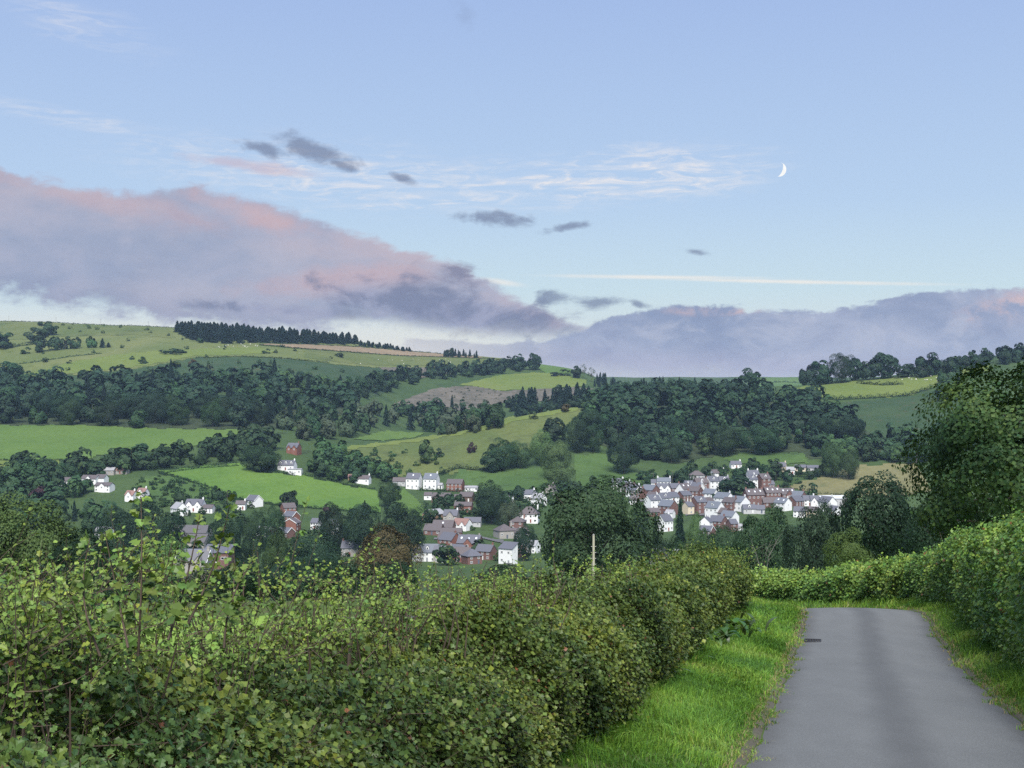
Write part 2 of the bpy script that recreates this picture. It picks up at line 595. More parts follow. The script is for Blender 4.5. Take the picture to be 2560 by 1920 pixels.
# ------------------------------------------------------------------ the valley: heights from ground profiles along eleven-odd bearings
S = 1.12
COLS = {
    -700: [(730, 1290), (800, 1225), (900, 1150), (1000, 1070), (1150, 1010), (1300, 950), (1500, 890), (1750, 830), (1900, 810)],
    0: [(730, 1310), (800, 1240), (860, 1185), (900, 1152), (1000, 1070), (1150, 1010), (1300, 950), (1400, 910), (1500, 880), (1600, 850), (1750, 815), (1850, 800)],
    400: [(730, 1310), (790, 1250), (840, 1195), (880, 1165), (930, 1120), (1000, 1075), (1150, 1010), (1300, 945), (1400, 900), (1500, 870), (1600, 850), (1720, 825), (1800, 816)],
    700: [(720, 1320), (780, 1270), (830, 1215), (870, 1170), (910, 1130), (1000, 1075), (1100, 1040), (1200, 1000), (1300, 955), (1400, 910), (1500, 885), (1600, 865), (1750, 845), (1850, 833)],
    850: [(720, 1320), (780, 1275), (840, 1225), (890, 1175), (940, 1130), (965, 1116), (1010, 1104), (1100, 1064), (1200, 1015), (1300, 965), (1400, 925), (1500, 900), (1650, 878), (1800, 850), (1850, 842)],
    1000: [(720, 1320), (780, 1270), (840, 1230), (890, 1200), (930, 1160), (970, 1125), (1010, 1099), (1080, 1117), (1150, 1100), (1200, 1078), (1250, 1060), (1350, 1025), (1450, 990), (1550, 950), (1650, 920), (1800, 885), (1900, 873)],
    1150: [(720, 1320), (780, 1275), (840, 1235), (890, 1205), (930, 1155), (980, 1110), (1030, 1073), (1120, 1115), (1250, 1085), (1350, 1050), (1450, 1010), (1550, 965), (1620, 945), (1720, 915), (1850, 887)],
    1300: [(720, 1330), (800, 1260), (860, 1222), (920, 1165), (980, 1100), (1050, 1036), (1150, 1075), (1300, 1060), (1450, 1010), (1550, 975), (1620, 955), (1700, 935), (1780, 912), (1850, 898)],
    1450: [(720, 1330), (800, 1270), (860, 1222), (920, 1160), (980, 1090), (1060, 1014), (1200, 1035), (1350, 1010), (1500, 980), (1600, 955), (1700, 930), (1760, 922)],
    1600: [(705, 1345), (768, 1295), (830, 1245), (893, 1190), (930, 1165), (980, 1130), (1040, 1080), (1100, 1030), (1150, 1000), (1200, 985), (1260, 973)],
    1800: [(705, 1345), (768, 1295), (830, 1245), (893, 1195), (940, 1165), (1000, 1120), (1060, 1070), (1120, 1020), (1170, 994), (1220, 983), (1280, 970)],
    2000: [(705, 1345), (768, 1300), (830, 1255), (880, 1220), (930, 1165), (990, 1120), (1050, 1070), (1110, 1022), (1150, 995), (1200, 975), (1250, 962)],
    2250: [(705, 1345), (768, 1300), (830, 1250), (880, 1210), (930, 1160), (990, 1110), (1050, 1060), (1110, 1010), (1150, 988), (1220, 950), (1280, 938), (1330, 935)],
    2400: [(705, 1345), (830, 1245), (930, 1150), (1050, 1050), (1110, 1000), (1200, 945), (1300, 915), (1400, 895)],
    2560: [(705, 1345), (830, 1240), (930, 1145), (1050, 1045), (1110, 995), (1200, 938), (1300, 904), (1400, 884)],
    3300: [(705, 1345), (830, 1230), (930, 1135), (1050, 1035), (1110, 980), (1200, 920), (1300, 880), (1400, 850)],
}
PXG = np.arange(-900, 3461, 10.0)
YG = np.concatenate([np.arange(100, 2300, 4.0), np.arange(2300, 9800, 60.0)])


def _smooth(A, n, axis):
    if n < 1:
        return A
    k = np.hanning(2 * n + 3)[1:-1]
    k /= k.sum()
    P = np.concatenate([np.repeat(np.take(A, [0], axis), n, axis), A, np.repeat(np.take(A, [-1], axis), n, axis)], axis)
    return np.apply_along_axis(lambda v: np.convolve(v, k, 'valid'), axis, P)


def _table():
    rows = []
    pxs = sorted(COLS)
    for p in pxs:
        pts = [(100, -15.4), (250, -36), (400, -58), (560, -76), (700, -81.6)]
        pts += [(y * S, -(q - HZ) / F * y * S) for y, q in COLS[p]]
        yl, zl = pts[-1]
        pts += [(yl + 160, zl - 2), (max(yl + 500, 2600), min(zl - 25, 25)), (3300, 56), (3700, 52), (4600, 10), (9800, -80)]
        pts = np.array(pts)
        rows.append(np.interp(YG, pts[:, 0], pts[:, 1]))
    rows = np.array(rows)
    Z = np.array([np.interp(PXG, pxs, rows[:, j]) for j in range(len(YG))]).T
    n = (YG < 2300).sum()
    Z[:, :n] = _smooth(Z[:, :n], 7, 1)
    Z = _smooth(Z, 6, 0)
    X = (PXG[:, None] - 1280) / F * YG[None, :]
    Y = np.broadcast_to(YG[None, :], Z.shape)
    w = sstep(500, 1100, Y)
    Z = Z + w * (0.9 * np.sin(X / 37 + 1.3 * np.sin(Y / 61)) * np.sin(Y / 43 + X / 90) + 0.6 * np.sin(X / 17 + Y / 23) * np.sin(Y / 19 - X / 31))
    return Z


ZT = _table()


def z_far(X, Y):
    X = np.asarray(X, float)
    Y = np.asarray(Y, float)
    Yc = np.clip(Y, 100, YG[-1])
    fx = np.clip((1280 + F * X / Yc - PXG[0]) / 10.0, 0, len(PXG) - 1.001)
    fy = np.clip(np.interp(Yc, YG, np.arange(len(YG))), 0, len(YG) - 1.001)
    i, j = fx.astype(int), fy.astype(int)
    a, b = fx - i, fy - j
    return (ZT[i, j] * (1 - a) * (1 - b) + ZT[i + 1, j] * a * (1 - b) + ZT[i, j + 1] * (1 - a) * b + ZT[i + 1, j + 1] * a * b)


def ground(X, Y):
    X = np.asarray(X, float)
    Y = np.asarray(Y, float)
    zn = z_near(X, np.minimum(Y, 260), 0.3)
    w = sstep(100, 240, Y)
    return zn * (1 - w) + z_far(X, Y) * w


def hit(px, py, ymin=560.0):
    """first ground point that the bearing px at depression py meets beyond ymin"""
    f = np.clip((px - PXG[0]) / 10.0, 0, len(PXG) - 1.001)
    i = int(f)
    a = f - i
    zc = ZT[i] * (1 - a) + ZT[i + 1] * a
    s = zc / YG
    tgt = -(py - HZ) / F
    k0 = int(np.searchsorted(YG, ymin))
    ok = np.nonzero(s[k0:] >= tgt)[0]
    if len(ok) == 0 or (ymin < 2300 and YG[k0 + ok[0]] > 2400):
        k = k0 + int(np.argmax(s[k0:np.searchsorted(YG, 2400 if ymin < 2300 else 4200)]))
        Y = YG[k]
    else:
        k = k0 + ok[0]
        Y = YG[k]
        if k > k0 and s[k] > s[k - 1]:
            Y = YG[k - 1] + (YG[k] - YG[k - 1]) * np.clip((tgt - s[k - 1]) / (s[k] - s[k - 1]), 0, 1)
    X = (px - 1280) / F * Y
    return np.array([X, Y, float(ground(X, Y))])


def at(px, Y):
    X = (px - 1280) / F * Y
    return np.array([X, Y, float(ground(X, Y))])


# ------------------------------------------------------------------ ground sheets
MAT_SCRUB = ground_material('valley_grass', (0.038, 0.068, 0.024), (0.055, 0.088, 0.030), 0.02, 0.35, (0.035, 0.055, 0.024))
MAT_NEARFIELD = ground_material('meadow_grass', (0.15, 0.26, 0.04), (0.20, 0.30, 0.055), 0.15, 3.0)


def build_terrain():
    xs = np.arange(-110, 111, 1.2)
    ys = np.arange(-45, 112.3, 1.2)
    X, Y = np.meshgrid(xs, ys, indexing='ij')
    Z = z_near(X, Y) * (1 - sstep(100, 240, Y)) + z_far(X, Y) * sstep(100, 240, Y)
    me = mesh_np('near_ground', np.stack([X, Y, Z], -1).reshape(-1, 3), grid_faces(len(xs), len(ys)), [MAT_NEARFIELD], smooth=True)
    tag(obj('near_ground', me), 'sloping green meadow behind the roadside hedge', kind='structure')
    px = np.arange(-880, 3441, 22.0)
    yy = np.concatenate([np.arange(111, 460, 9.0), np.arange(460, 2320, 8.0), np.arange(2320, 9700, 90.0)])
    P, Y = np.meshgrid(px, yy, indexing='ij')
    X = (P - 1280) / F * Y
    Z = ground(X, Y)
    me = mesh_np('terrain', np.stack([X, Y, Z], -1).reshape(-1, 3), grid_faces(len(px), len(yy)), [MAT_SCRUB], smooth=True)
    tag(obj('terrain', me), 'green hills and valley floor around the village', kind='structure')


build_terrain()


def inside(poly, X, Y):
    poly = np.asarray(poly)
    x0, y0 = poly[:, 0], poly[:, 1]
    x1, y1 = np.roll(x0, -1), np.roll(y0, -1)
    r = np.zeros(X.shape, bool)
    for a, b, c, d in zip(x0, y0, x1, y1):
        if b == d:
            continue
        r ^= ((b > Y) != (d > Y)) & (X < (c - a) * (Y - b) / (d - b) + a)
    return r


def ground_poly(pts, ymin=560.0):
    """outline given by bearings -> (bearing, distance) outline on the ground"""
    out = []
    n = len(pts)
    for i in range(n):
        (a, b), (c, d) = pts[i], pts[(i + 1) % n]
        m = max(1, int(math.hypot(c - a, d - b) / 12))
        for k in range(m):
            p = a + (c - a) * k / m
            q = b + (d - b) * k / m
            out.append((p, hit(p, q, ymin)[1]))
    return np.array(out)


def field(name, label, pts, mat, ymin=560.0, lift=0.28, du=4.0, dy=5.0):
    poly = ground_poly(pts, ymin)
    u = np.arange(poly[:, 0].min() - du, poly[:, 0].max() + du, du)
    y = np.arange(poly[:, 1].min() - dy, poly[:, 1].max() + dy, dy)
    U, Y = np.meshgrid(u, y, indexing='ij')
    jit = 3.0 * np.sin(U / 11.0 + Y / 7.0)
    cu = U[:-1, :-1] + du / 2
    cyy = Y[:-1, :-1] + dy / 2 + jit[:-1, :-1]
    keep = inside(poly, cu, cyy).ravel()
    fs = grid_faces(len(u), len(y))[keep]
    if len(fs) == 0:
        print('EMPTY FIELD', name, pts)
        return None
    X = (U - 1280) / F * Y
    V = np.stack([X, Y, ground(X, Y) + lift], -1).reshape(-1, 3)
    used = np.unique(fs)
    remap = np.full(len(V), -1)
    remap[used] = np.arange(len(used))
    me = mesh_np(name, V[used], remap[fs], [mat], smooth=True)
    o = obj(name, me)
    return tag(o, label, kind='structure')


G = ground_material
M_TAN = G('hill_pasture', (0.092, 0.120, 0.037), (0.132, 0.148, 0.053), 0.012, 0.25, (0.076, 0.100, 0.034), (1, 0.35, 1))
M_OLIVE = G('rough_pasture', (0.076, 0.105, 0.033), (0.116, 0.133, 0.045), 0.012, 0.25, (0.065, 0.082, 0.031), (1, 0.35, 1))
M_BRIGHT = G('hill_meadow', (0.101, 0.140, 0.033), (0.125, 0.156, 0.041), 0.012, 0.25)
M_LUSH = G('lush_meadow', (0.070, 0.136, 0.028), (0.101, 0.169, 0.035), 0.012, 0.3)
M_LUSH2 = G('valley_meadow', (0.068, 0.123, 0.029), (0.089, 0.143, 0.036), 0.010, 0.3)
M_DARKG = G('dark_grass', (0.050, 0.092, 0.028), (0.068, 0.115, 0.034), 0.02, 0.3, (0.042, 0.072, 0.026))  # grass of a deeper green
M_BRACK = G('bracken', (0.030, 0.058, 0.026), (0.042, 0.070, 0.030), 0.03, 0.35, (0.055, 0.065, 0.034))
M_PLOUGH = G('ploughed_soil', (0.19, 0.145, 0.092), (0.23, 0.175, 0.11), 0.02, 0.3, None, (0.2, 1, 1))
M_CLEAR = G('felled_ground', (0.085, 0.080, 0.062), (0.135, 0.120, 0.095), 0.05, 0.35, (0.05, 0.06, 0.036))
M_STRAW = G('dry_meadow', (0.136, 0.132, 0.062), (0.163, 0.154, 0.072), 0.03, 0.35, (0.106, 0.116, 0.048), (0.4, 1, 1))
M_STREET = G('street_tarmac', (0.10, 0.10, 0.10), (0.13, 0.13, 0.13), 0.05, 0.5)
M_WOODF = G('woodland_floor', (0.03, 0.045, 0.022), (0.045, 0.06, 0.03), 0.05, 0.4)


def build_fields():
    fd = field
    fd('hill_pasture', 'pale green and tan grassland covering the long left hilltop',
       [(-400, 800), (0, 801), (400, 817), (560, 828), (900, 860), (1290, 898), (1260, 905), (1158, 920), (942, 919), (845, 912), (712, 896), (610, 892), (488, 894), (358, 919), (183, 937), (57, 941), (-400, 950)], M_TAN, du=6.0, dy=6.0)
    fd('upper_pasture', 'tawny strip of rough grass under the hill crest', [(-400, 803), (0, 806), (420, 820), (440, 846), (330, 838), (160, 842), (60, 850), (-400, 850)], M_OLIVE, lift=0.5)
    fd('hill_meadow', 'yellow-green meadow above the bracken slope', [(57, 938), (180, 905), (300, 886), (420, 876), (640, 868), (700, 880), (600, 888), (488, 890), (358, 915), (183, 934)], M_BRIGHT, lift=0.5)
    fd('sheep_pasture', 'olive sheep pasture below the ploughed strip', [(760, 874), (900, 884), (1100, 893), (1280, 902), (1240, 908), (1158, 916), (942, 914), (845, 906), (760, 894)], M_OLIVE, lift=0.5)
    fd('ploughed_field', 'long brown ploughed strip under the hilltop plantation', [(648, 861), (760, 862), (900, 869), (1100, 886), (1205, 893), (1200, 896), (1000, 890), (900, 882), (750, 871)], M_PLOUGH, lift=0.8)
    fd('bracken_slope', 'dark blue-green bracken slope above the left wood', [(57, 943), (183, 939), (358, 921), (488, 896), (610, 894), (712, 898), (845, 914), (960, 922), (1010, 940), (950, 990), (700, 1010), (300, 1000), (-200, 1000), (-200, 950)], M_BRACK)
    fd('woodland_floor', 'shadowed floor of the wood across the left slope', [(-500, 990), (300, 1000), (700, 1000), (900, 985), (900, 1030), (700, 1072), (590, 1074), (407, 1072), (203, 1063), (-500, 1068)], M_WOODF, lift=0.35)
    fd('valley_meadow', 'broad green meadow below the dark left wood', [(-500, 1068), (203, 1064), (407, 1073), (640, 1076), (570, 1095), (470, 1122), (300, 1135), (163, 1150), (-500, 1150)], M_LUSH2, lift=0.5)
    fd('strip_meadow', 'thin pale meadow strip below a trimmed hedge', [(-200, 1152), (150, 1153), (150, 1166), (-200, 1170)], M_BRIGHT, lift=0.5)
    fd('village_meadow', 'bright green meadow below the white cottage with dormers', [(396, 1180), (520, 1166), (604, 1161), (640, 1180), (760, 1190), (876, 1216), (943, 1228), (952, 1281), (862, 1276), (685, 1262), (587, 1247), (477, 1202)], M_LUSH, lift=0.5)
    fd('paddock', 'small green paddock beside the white three-storey houses', [(985, 1226), (1012, 1222), (1040, 1250), (1082, 1292), (1010, 1292), (980, 1260)], M_LUSH2, lift=0.5)
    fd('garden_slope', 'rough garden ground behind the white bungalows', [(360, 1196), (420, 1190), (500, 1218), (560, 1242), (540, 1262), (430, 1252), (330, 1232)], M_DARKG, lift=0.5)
    fd('spur_pasture', 'olive rough pasture on the near face of the low spur', [(835, 1126), (930, 1114), (1028, 1101), (1166, 1076), (1288, 1042), (1400, 1024), (1460, 1022), (1400, 1080), (1330, 1120), (1250, 1150), (1200, 1178), (1000, 1190), (860, 1178)], M_OLIVE)
    fd('lit_spur_crest', 'grass along the crest of the low spur, painted paler as if lit', [(841, 1120), (930, 1110), (1028, 1099), (1166, 1073), (1288, 1040), (1440, 1018), (1446, 1026), (1300, 1052), (1180, 1082), (1040, 1106), (935, 1118), (845, 1128)], M_BRIGHT, lift=0.5)  # light along the crest put into a brighter grass colour
    fd('hidden_meadow', 'small meadow in the fold behind the low spur', [(885, 1098), (960, 1078), (1062, 1083), (1040, 1094), (900, 1108)], M_LUSH2, ymin=1150, lift=0.5)
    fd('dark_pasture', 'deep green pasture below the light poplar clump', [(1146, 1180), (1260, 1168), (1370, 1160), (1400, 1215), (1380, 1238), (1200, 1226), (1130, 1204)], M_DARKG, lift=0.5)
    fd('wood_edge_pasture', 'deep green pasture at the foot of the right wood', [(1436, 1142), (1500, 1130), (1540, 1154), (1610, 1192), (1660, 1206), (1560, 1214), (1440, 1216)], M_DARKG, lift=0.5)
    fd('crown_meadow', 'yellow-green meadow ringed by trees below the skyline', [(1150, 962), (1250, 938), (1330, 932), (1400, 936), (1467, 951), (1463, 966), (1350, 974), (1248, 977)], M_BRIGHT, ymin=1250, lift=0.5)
    fd('skyline_meadow', 'small green meadow on the right shoulder of the left hill', [(1350, 905), (1430, 921), (1430, 933), (1365, 934), (1335, 915)], M_LUSH2, ymin=1250, lift=0.5)
    fd('felled_slope', 'grey-brown slope of felled woodland with stumps', [(985, 1010), (1085, 972), (1166, 965), (1260, 979), (1430, 968), (1500, 975), (1430, 1000), (1260, 1006), (1207, 1024), (1012, 1034)], M_CLEAR, ymin=1250, lift=0.5)
    fd('felled_strip', 'grey-brown strip of felled ground under the sheep pasture', [(946, 919), (1158, 919), (1130, 935), (1060, 945), (985, 942)], M_CLEAR, ymin=1250, lift=0.5)
    fd('right_hill_meadow', 'yellow-green sheep meadow on the right hill', [(1940, 992), (2006, 966), (2128, 953), (2250, 942), (2348, 936), (2392, 925), (2470, 912), (2480, 925), (2340, 966), (2270, 990), (2108, 998)], M_BRIGHT)
    fd('left_corner_meadow', 'sliver of green meadow behind the right wood', [(1740, 986), (1851, 981), (1900, 984), (1830, 1004), (1770, 1004)], M_BRIGHT)
    fd('right_bracken', 'dark bracken slope beside the right hill meadow', [(2060, 1010), (2270, 994), (2350, 970), (2420, 1000), (2420, 1090), (2200, 1100), (2120, 1060)], M_BRACK)
    fd('far_hill_meadow', 'hazy green meadow on the farthest hill', [(1880, 945), (2020, 945), (2020, 968), (1880, 968)], M_LUSH2, ymin=2500, lift=1.5, dy=20)
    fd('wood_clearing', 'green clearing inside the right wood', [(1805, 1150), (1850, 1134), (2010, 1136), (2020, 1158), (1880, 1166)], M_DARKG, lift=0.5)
    fd('dry_meadow', 'straw-coloured meadow above the housing estate', [(1955, 1218), (2010, 1206), (2150, 1166), (2290, 1158), (2330, 1230), (2230, 1244), (2050, 1240), (2025, 1230)], M_STRAW, lift=0.5)
    fd('estate_street', 'grey strip of street in front of the brick house with white bays', [(1712, 1283), (1772, 1281), (1774, 1288), (1714, 1291)], M_STREET, lift=0.5, du=2, dy=2)
    fd('upper_estate_street', 'grey strip of street across the upper estate', [(1590, 1252), (1660, 1244), (1740, 1246), (1742, 1250), (1660, 1249), (1592, 1257)], M_STREET, lift=0.5, du=2, dy=2)
    fd('village_street', 'grey village street between the brown roofs', [(1085, 1345), (1180, 1338), (1260, 1352), (1260, 1358), (1180, 1344), (1086, 1351)], M_STREET, lift=0.5, du=2, dy=2)
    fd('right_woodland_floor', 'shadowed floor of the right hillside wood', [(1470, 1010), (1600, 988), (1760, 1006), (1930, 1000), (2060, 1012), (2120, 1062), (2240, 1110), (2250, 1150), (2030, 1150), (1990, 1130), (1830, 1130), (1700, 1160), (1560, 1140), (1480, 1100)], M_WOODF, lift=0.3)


build_fields()


# ------------------------------------------------------------------ road and verges
def asphalt():
    m, t, out = new_mat('asphalt')
    uv = t.n('ShaderNodeAttribute', attribute_name='across').outputs['Fac']
    tc = t.n('ShaderNodeTexCoord').outputs['Object']
    n1 = t.noise(tc, 0.9, 5, 0.6)
    n2 = t.noise(tc, 60.0, 4, 0.7)
    vo = t.n('ShaderNodeTexVoronoi')
    vo.inputs['Scale'].default_value = 120
    t.set(vo.inputs['Vector'], tc)
    base = t.mix(n2, (0.040, 0.043, 0.042), (0.200, 0.208, 0.204))
    base = t.mix(t.m('MULTIPLY', t.ss(0.45, 0.2, vo.outputs['Distance']), 0.5), base, (0.18, 0.18, 0.178))
    a = t.m('ABSOLUTE', t.m('ADD', uv, t.m('MULTIPLY', t.m('SUBTRACT', n1, 0.5), 0.22)))
    # tarry centre strip between the wheel tracks, scuffed paler tracks, dark damp edges
    cen = t.ss(0.30, 0.02, a)
    edg = t.ss(0.72, 1.0, a)
    base = t.mix(t.m('MULTIPLY', cen, 0.36), base, (0.036, 0.037, 0.039))
    base = t.mix(t.m('MULTIPLY', edg, 0.5), base, (0.050, 0.048, 0.046))
    mott = t.noise(t.scl(tc, (1, 0.35, 1)), 2.2, 5, 0.6)
    base = t.mix(1.0, base, t.mix(mott, (0.86, 0.86, 0.86), (1.14, 1.14, 1.14)), 'MULTIPLY')
    p = principled(t, out, Base_Color=base, Roughness=0.8, Specular_IOR_Level=0.22)
    t.set(p.inputs['Normal'], bump(t, n2, 0.6, 0.006))
    return m


def ribbon(name, ds, zoff, mat, y_to=None, wob=None, attr=False):
    n = len(LANE)
    V, A = [], []
    for i in range(n):
        for j, d in enumerate(ds):
            dd = d
            if wob and j in wob:
                s = i * 0.37
                dd = d + wob[j] * (math.sin(s * 2.1) + math.sin(s * 4.7 + 1) * 0.7 + math.sin(s * 9.3 + 2) * 0.6)
            p = LANE[i] + LANE_N[i] * dd
            V.append((p[0], p[1], lane_z(LANE[i][1]) + zoff[j]))
            A.append(d / ROAD_W)
    me = mesh_np(name, np.array(V), grid_faces(n, len(ds)), [mat], smooth=True)
    if attr:
        a = me.attributes.new('across', 'FLOAT', 'POINT')
        a.data.foreach_set('value', np.array(A, np.float32))
    return obj(name, me)


def build_road():
    ds = np.linspace(-ROAD_W - 0.05, ROAD_W + 0.05, 13)
    zo = [0.05 * (1 - (d / ROAD_W) ** 2) - 0.02 for d in ds]
    o = ribbon('road', ds, zo, asphalt(), attr=True)
    tag(o, 'narrow grey asphalt lane dropping over a crest', kind='structure')
    soil = ground_material('verge_soil', (0.050, 0.080, 0.022), (0.070, 0.100, 0.028), 0.5, 6.0, (0.075, 0.065, 0.04))
    dl = [-1.30, -1.45, -1.7, -2.1, -2.6, -3.0, -3.5, -4.2]
    zl = [-0.03, 0.0, 0.03, 0.08, 0.14, 0.2, 0.22, 0.05]
    o = ribbon('left_verge', dl[::-1], zl[::-1], soil, wob={6: 0.03, 7: 0.03})
    tag(o, 'grassy verge between the lane and the hawthorn hedge', kind='structure')
    dr = [1.30, 1.42, 1.6, 1.9, 2.3, 2.8, 3.6, 4.4]
    zr = [-0.03, 0.0, 0.04, 0.12, 0.22, 0.32, 0.36, 0.36]
    o = ribbon('right_verge', dr, zr, soil, wob={0: 0.03, 1: 0.03})
    tag(o, 'grassy verge at the foot of the tall right hedge', kind='structure')
    grit = plain('road_grit', (0.075, 0.07, 0.05), 0.95, fine=18, amt=0.5)
    for sgn, nm, lab in ((-1, 'left_grit_edge', 'crumbly soil and grit along the left road edge'), (1, 'right_grit_edge', 'crumbly soil and grit along the right road edge')):
        w = [sgn * 1.37, sgn * 1.40, sgn * 1.46]
        z = [-0.012, 0.006, 0.012]
        if sgn < 0:
            w, z = w[::-1], z[::-1]
        o = ribbon(nm, w, z, grit, wob={0: 0.014, 2: 0.014})
        tag(o, lab, kind='structure')


build_road()

# ------------------------------------------------------------------ leaves
def leaf_shapes():
    """templates: local points (along width, along length, lift) and faces"""
    quad = (np.array([(0, 0, 0), (0.5, 0.45, 0.06), (0, 1, 0), (-0.5, 0.45, 0.06)]), np.array([(0, 1, 2, 3)]))
    fold = (np.array([(0, 0, 0), (0.40, 0.32, 0.10), (0.30, 0.72, 0.10), (0, 1.0, -0.04), (-0.40, 0.32, 0.10), (-0.30, 0.72, 0.10)]),
            np.array([(0, 1, 2, 3), (0, 3, 5, 4)]))
    # lobed hawthorn leaf: two halves hinged on the midrib
    pts = [(0, 0, 0), (0, 0.55, -0.03), (0, 1.0, -0.10), (0.46, 0.34, 0.08), (0.22, 0.50, 0.05), (0.40, 0.74, 0.04), (-0.46, 0.34, 0.08), (-0.22, 0.50, 0.05), (-0.40, 0.74, 0.04)]
    fc = [(0, 3, 4, 1), (1, 4, 5, 2), (0, 1, 7, 6), (1, 2, 8, 7)]
    return {'quad': quad, 'fold': fold, 'lobed': (np.array(pts), np.array(fc))}


LEAF = leaf_shapes()


def unit(v):
    return v / (np.linalg.norm(v, axis=-1, keepdims=True) + 1e-9)


def leaves_mesh(C, N, size, kind='quad', cols=None, D=None, width=1.0):
    """C centres (n,3), N leaf normals, D pointing direction of the leaf"""
    P, Fc = LEAF[kind]
    n = len(C)
    N = unit(N)
    if D is None:
        D = rng.normal(size=(n, 3))
    B = unit(D - (D * N).sum(1)[:, None] * N)
    T = np.cross(B, N)
    s = np.broadcast_to(np.asarray(size, float), (n,))[:, None, None]
    V = C[:, None, :] + s * (T[:, None, :] * P[None, :, 0:1] * width + B[:, None, :] * (P[None, :, 1:2] - 0.35) + N[:, None, :] * P[None, :, 2:3])
    k = len(P)
    Fs = (Fc[None] + (np.arange(n) * k)[:, None, None]).reshape(-1, Fc.shape[1])
    cc = None if cols is None else np.repeat(cols, k, 0)
    return V.reshape(-1, 3), Fs, cc


def tints(n, lo=0.72, hi=1.3, warm=0.12):
    b = rng.uniform(lo, hi, n)[:, None]
    w = rng.normal(0, warm, n)
    return np.clip(b * np.stack([1 + w, 1 + 0.35 * w, 1 - 0.5 * w], 1), 0.05, 3)


# ------------------------------------------------------------------ tree shapes (height 1, spread 1)
def crown_points(n, seed, lobes=22, z0=0.18, rs=1.0, gap=0.62, shape='round'):
    g = np.random.default_rng(seed)
    L, Rr = [], []
    while len(L) < lobes:
        v = g.normal(size=3)
        v /= np.linalg.norm(v)
        r = g.uniform(0.45, 0.86)
        c = v * r
        if c[2] < -0.75:
            continue
        if shape == 'oval':
            c[0] *= 0.85 + 0.15 * c[2]
        if shape == 'cone':
            k = 1.1 - 0.55 * (c[2] + 1) / 2
            c[:2] *= k
        L.append(c)
        Rr.append(g.uniform(0.22, 0.40) * rs * (1.0 if shape != 'cone' else 0.8))
    L = np.array(L)
    Rr = np.array(Rr)
    cand = int(n * 2.1)
    k = g.integers(0, lobes, cand)
    d = unit(g.normal(size=(cand, 3)) + 0.55 * unit(L[k]) + np.array([0, 0, 0.25]))
    rr = Rr[k] * (1.05 - 0.38 * g.random(cand) ** 2.0)
    P = L[k] + d * rr[:, None]
    # cull leaves deep inside another lobe
    D = np.linalg.norm(P[:, None, :] - L[None], axis=2)
    D[np.arange(cand), k] = 9
    keep = (D > gap * Rr[None]).all(1)
    P, d = P[keep][:n], d[keep][:n]
    Q = np.empty_like(P)
    for ax in (0, 1):
        lo, hi = np.percentile(P[:, ax], (1.0, 99.0))
        Q[:, ax] = (P[:, ax] - (lo + hi) / 2) / (hi - lo)
    lo, hi = np.percentile(P[:, 2], (1.0, 99.3))
    Q[:, 2] = z0 + (P[:, 2] - lo) / (hi - lo) * (1 - z0)
    return Q, d, L, Rr


def trunk_mesh(seed, z0, r=0.022, top=0.8, limbs=6):
    g = np.random.default_rng(seed)
    parts = []
    lean = g.normal(0, 0.02, 2)
    n = 7
    zs = np.linspace(-0.06, top, n)
    pts = [(lean[0] * z * 2 + g.normal(0, 0.006), lean[1] * z * 2 + g.normal(0, 0.006), z) for z in zs]
    parts.append(tube(pts, [r * (1.35 if i == 0 else 1.0 - 0.85 * i / (n - 1)) for i in range(n)], 7))
    for k in range(limbs):
        zb = g.uniform(z0 * 0.9, top * 0.75)
        a = g.uniform(0, 6.28)
        ln = g.uniform(0.2, 0.36)
        b = np.array([lean[0] * zb * 2, lean[1] * zb * 2, zb])
        e = b + np.array([math.cos(a) * ln, math.sin(a) * ln, ln * g.uniform(0.5, 1.0)])
        m = (b + e) / 2 + np.array([0, 0, -0.02])
        parts.append(tube([b, m, e], [r * 0.5, r * 0.35, r * 0.08], 5))
    return join(parts)


def make_broad(name, seed, n, size, lobes=22, z0=0.16, gap=0.62, shape='round', kind='quad', limbs=6, jit=0.17, tv=(0.88, 1.14)):
    Q, d, L, Rr = crown_points(n, seed, lobes, z0, gap=gap, shape=shape)
    g = np.random.default_rng(seed + 5)
    rd = unit(Q - np.array([0, 0, z0 + (1 - z0) * 0.45]))
    N = unit(0.65 * d + 0.6 * rd + g.normal(0, jit, d.shape) + np.array([0, 0, 0.2]))
    sz = size * g.uniform(0.6, 1.45, len(Q))
    V, Fs, c = leaves_mesh(Q, N, sz, kind, tints(len(Q), tv[0], tv[1], 0.06))
    crown = mesh_np(name + '_crown', V, Fs, [MAT_LEAF], c)
    tv, tf = trunk_mesh(seed + 9, z0, limbs=limbs)
    trunk = mesh_np(name + '_trunk', tv, tf, [MAT_BARK], smooth=True)
    # both together for trees too far away to show their parts
    V2 = np.concatenate([V, tv])
    c2 = np.concatenate([c, np.ones((len(tv), 3))])
    both = mesh_np(name, V2, [Fs, tf + len(V)], [MAT_LEAF, MAT_BARK], c2, np.concatenate([np.zeros(len(Fs)), np.ones(len(tf))]))
    return crown, trunk, both


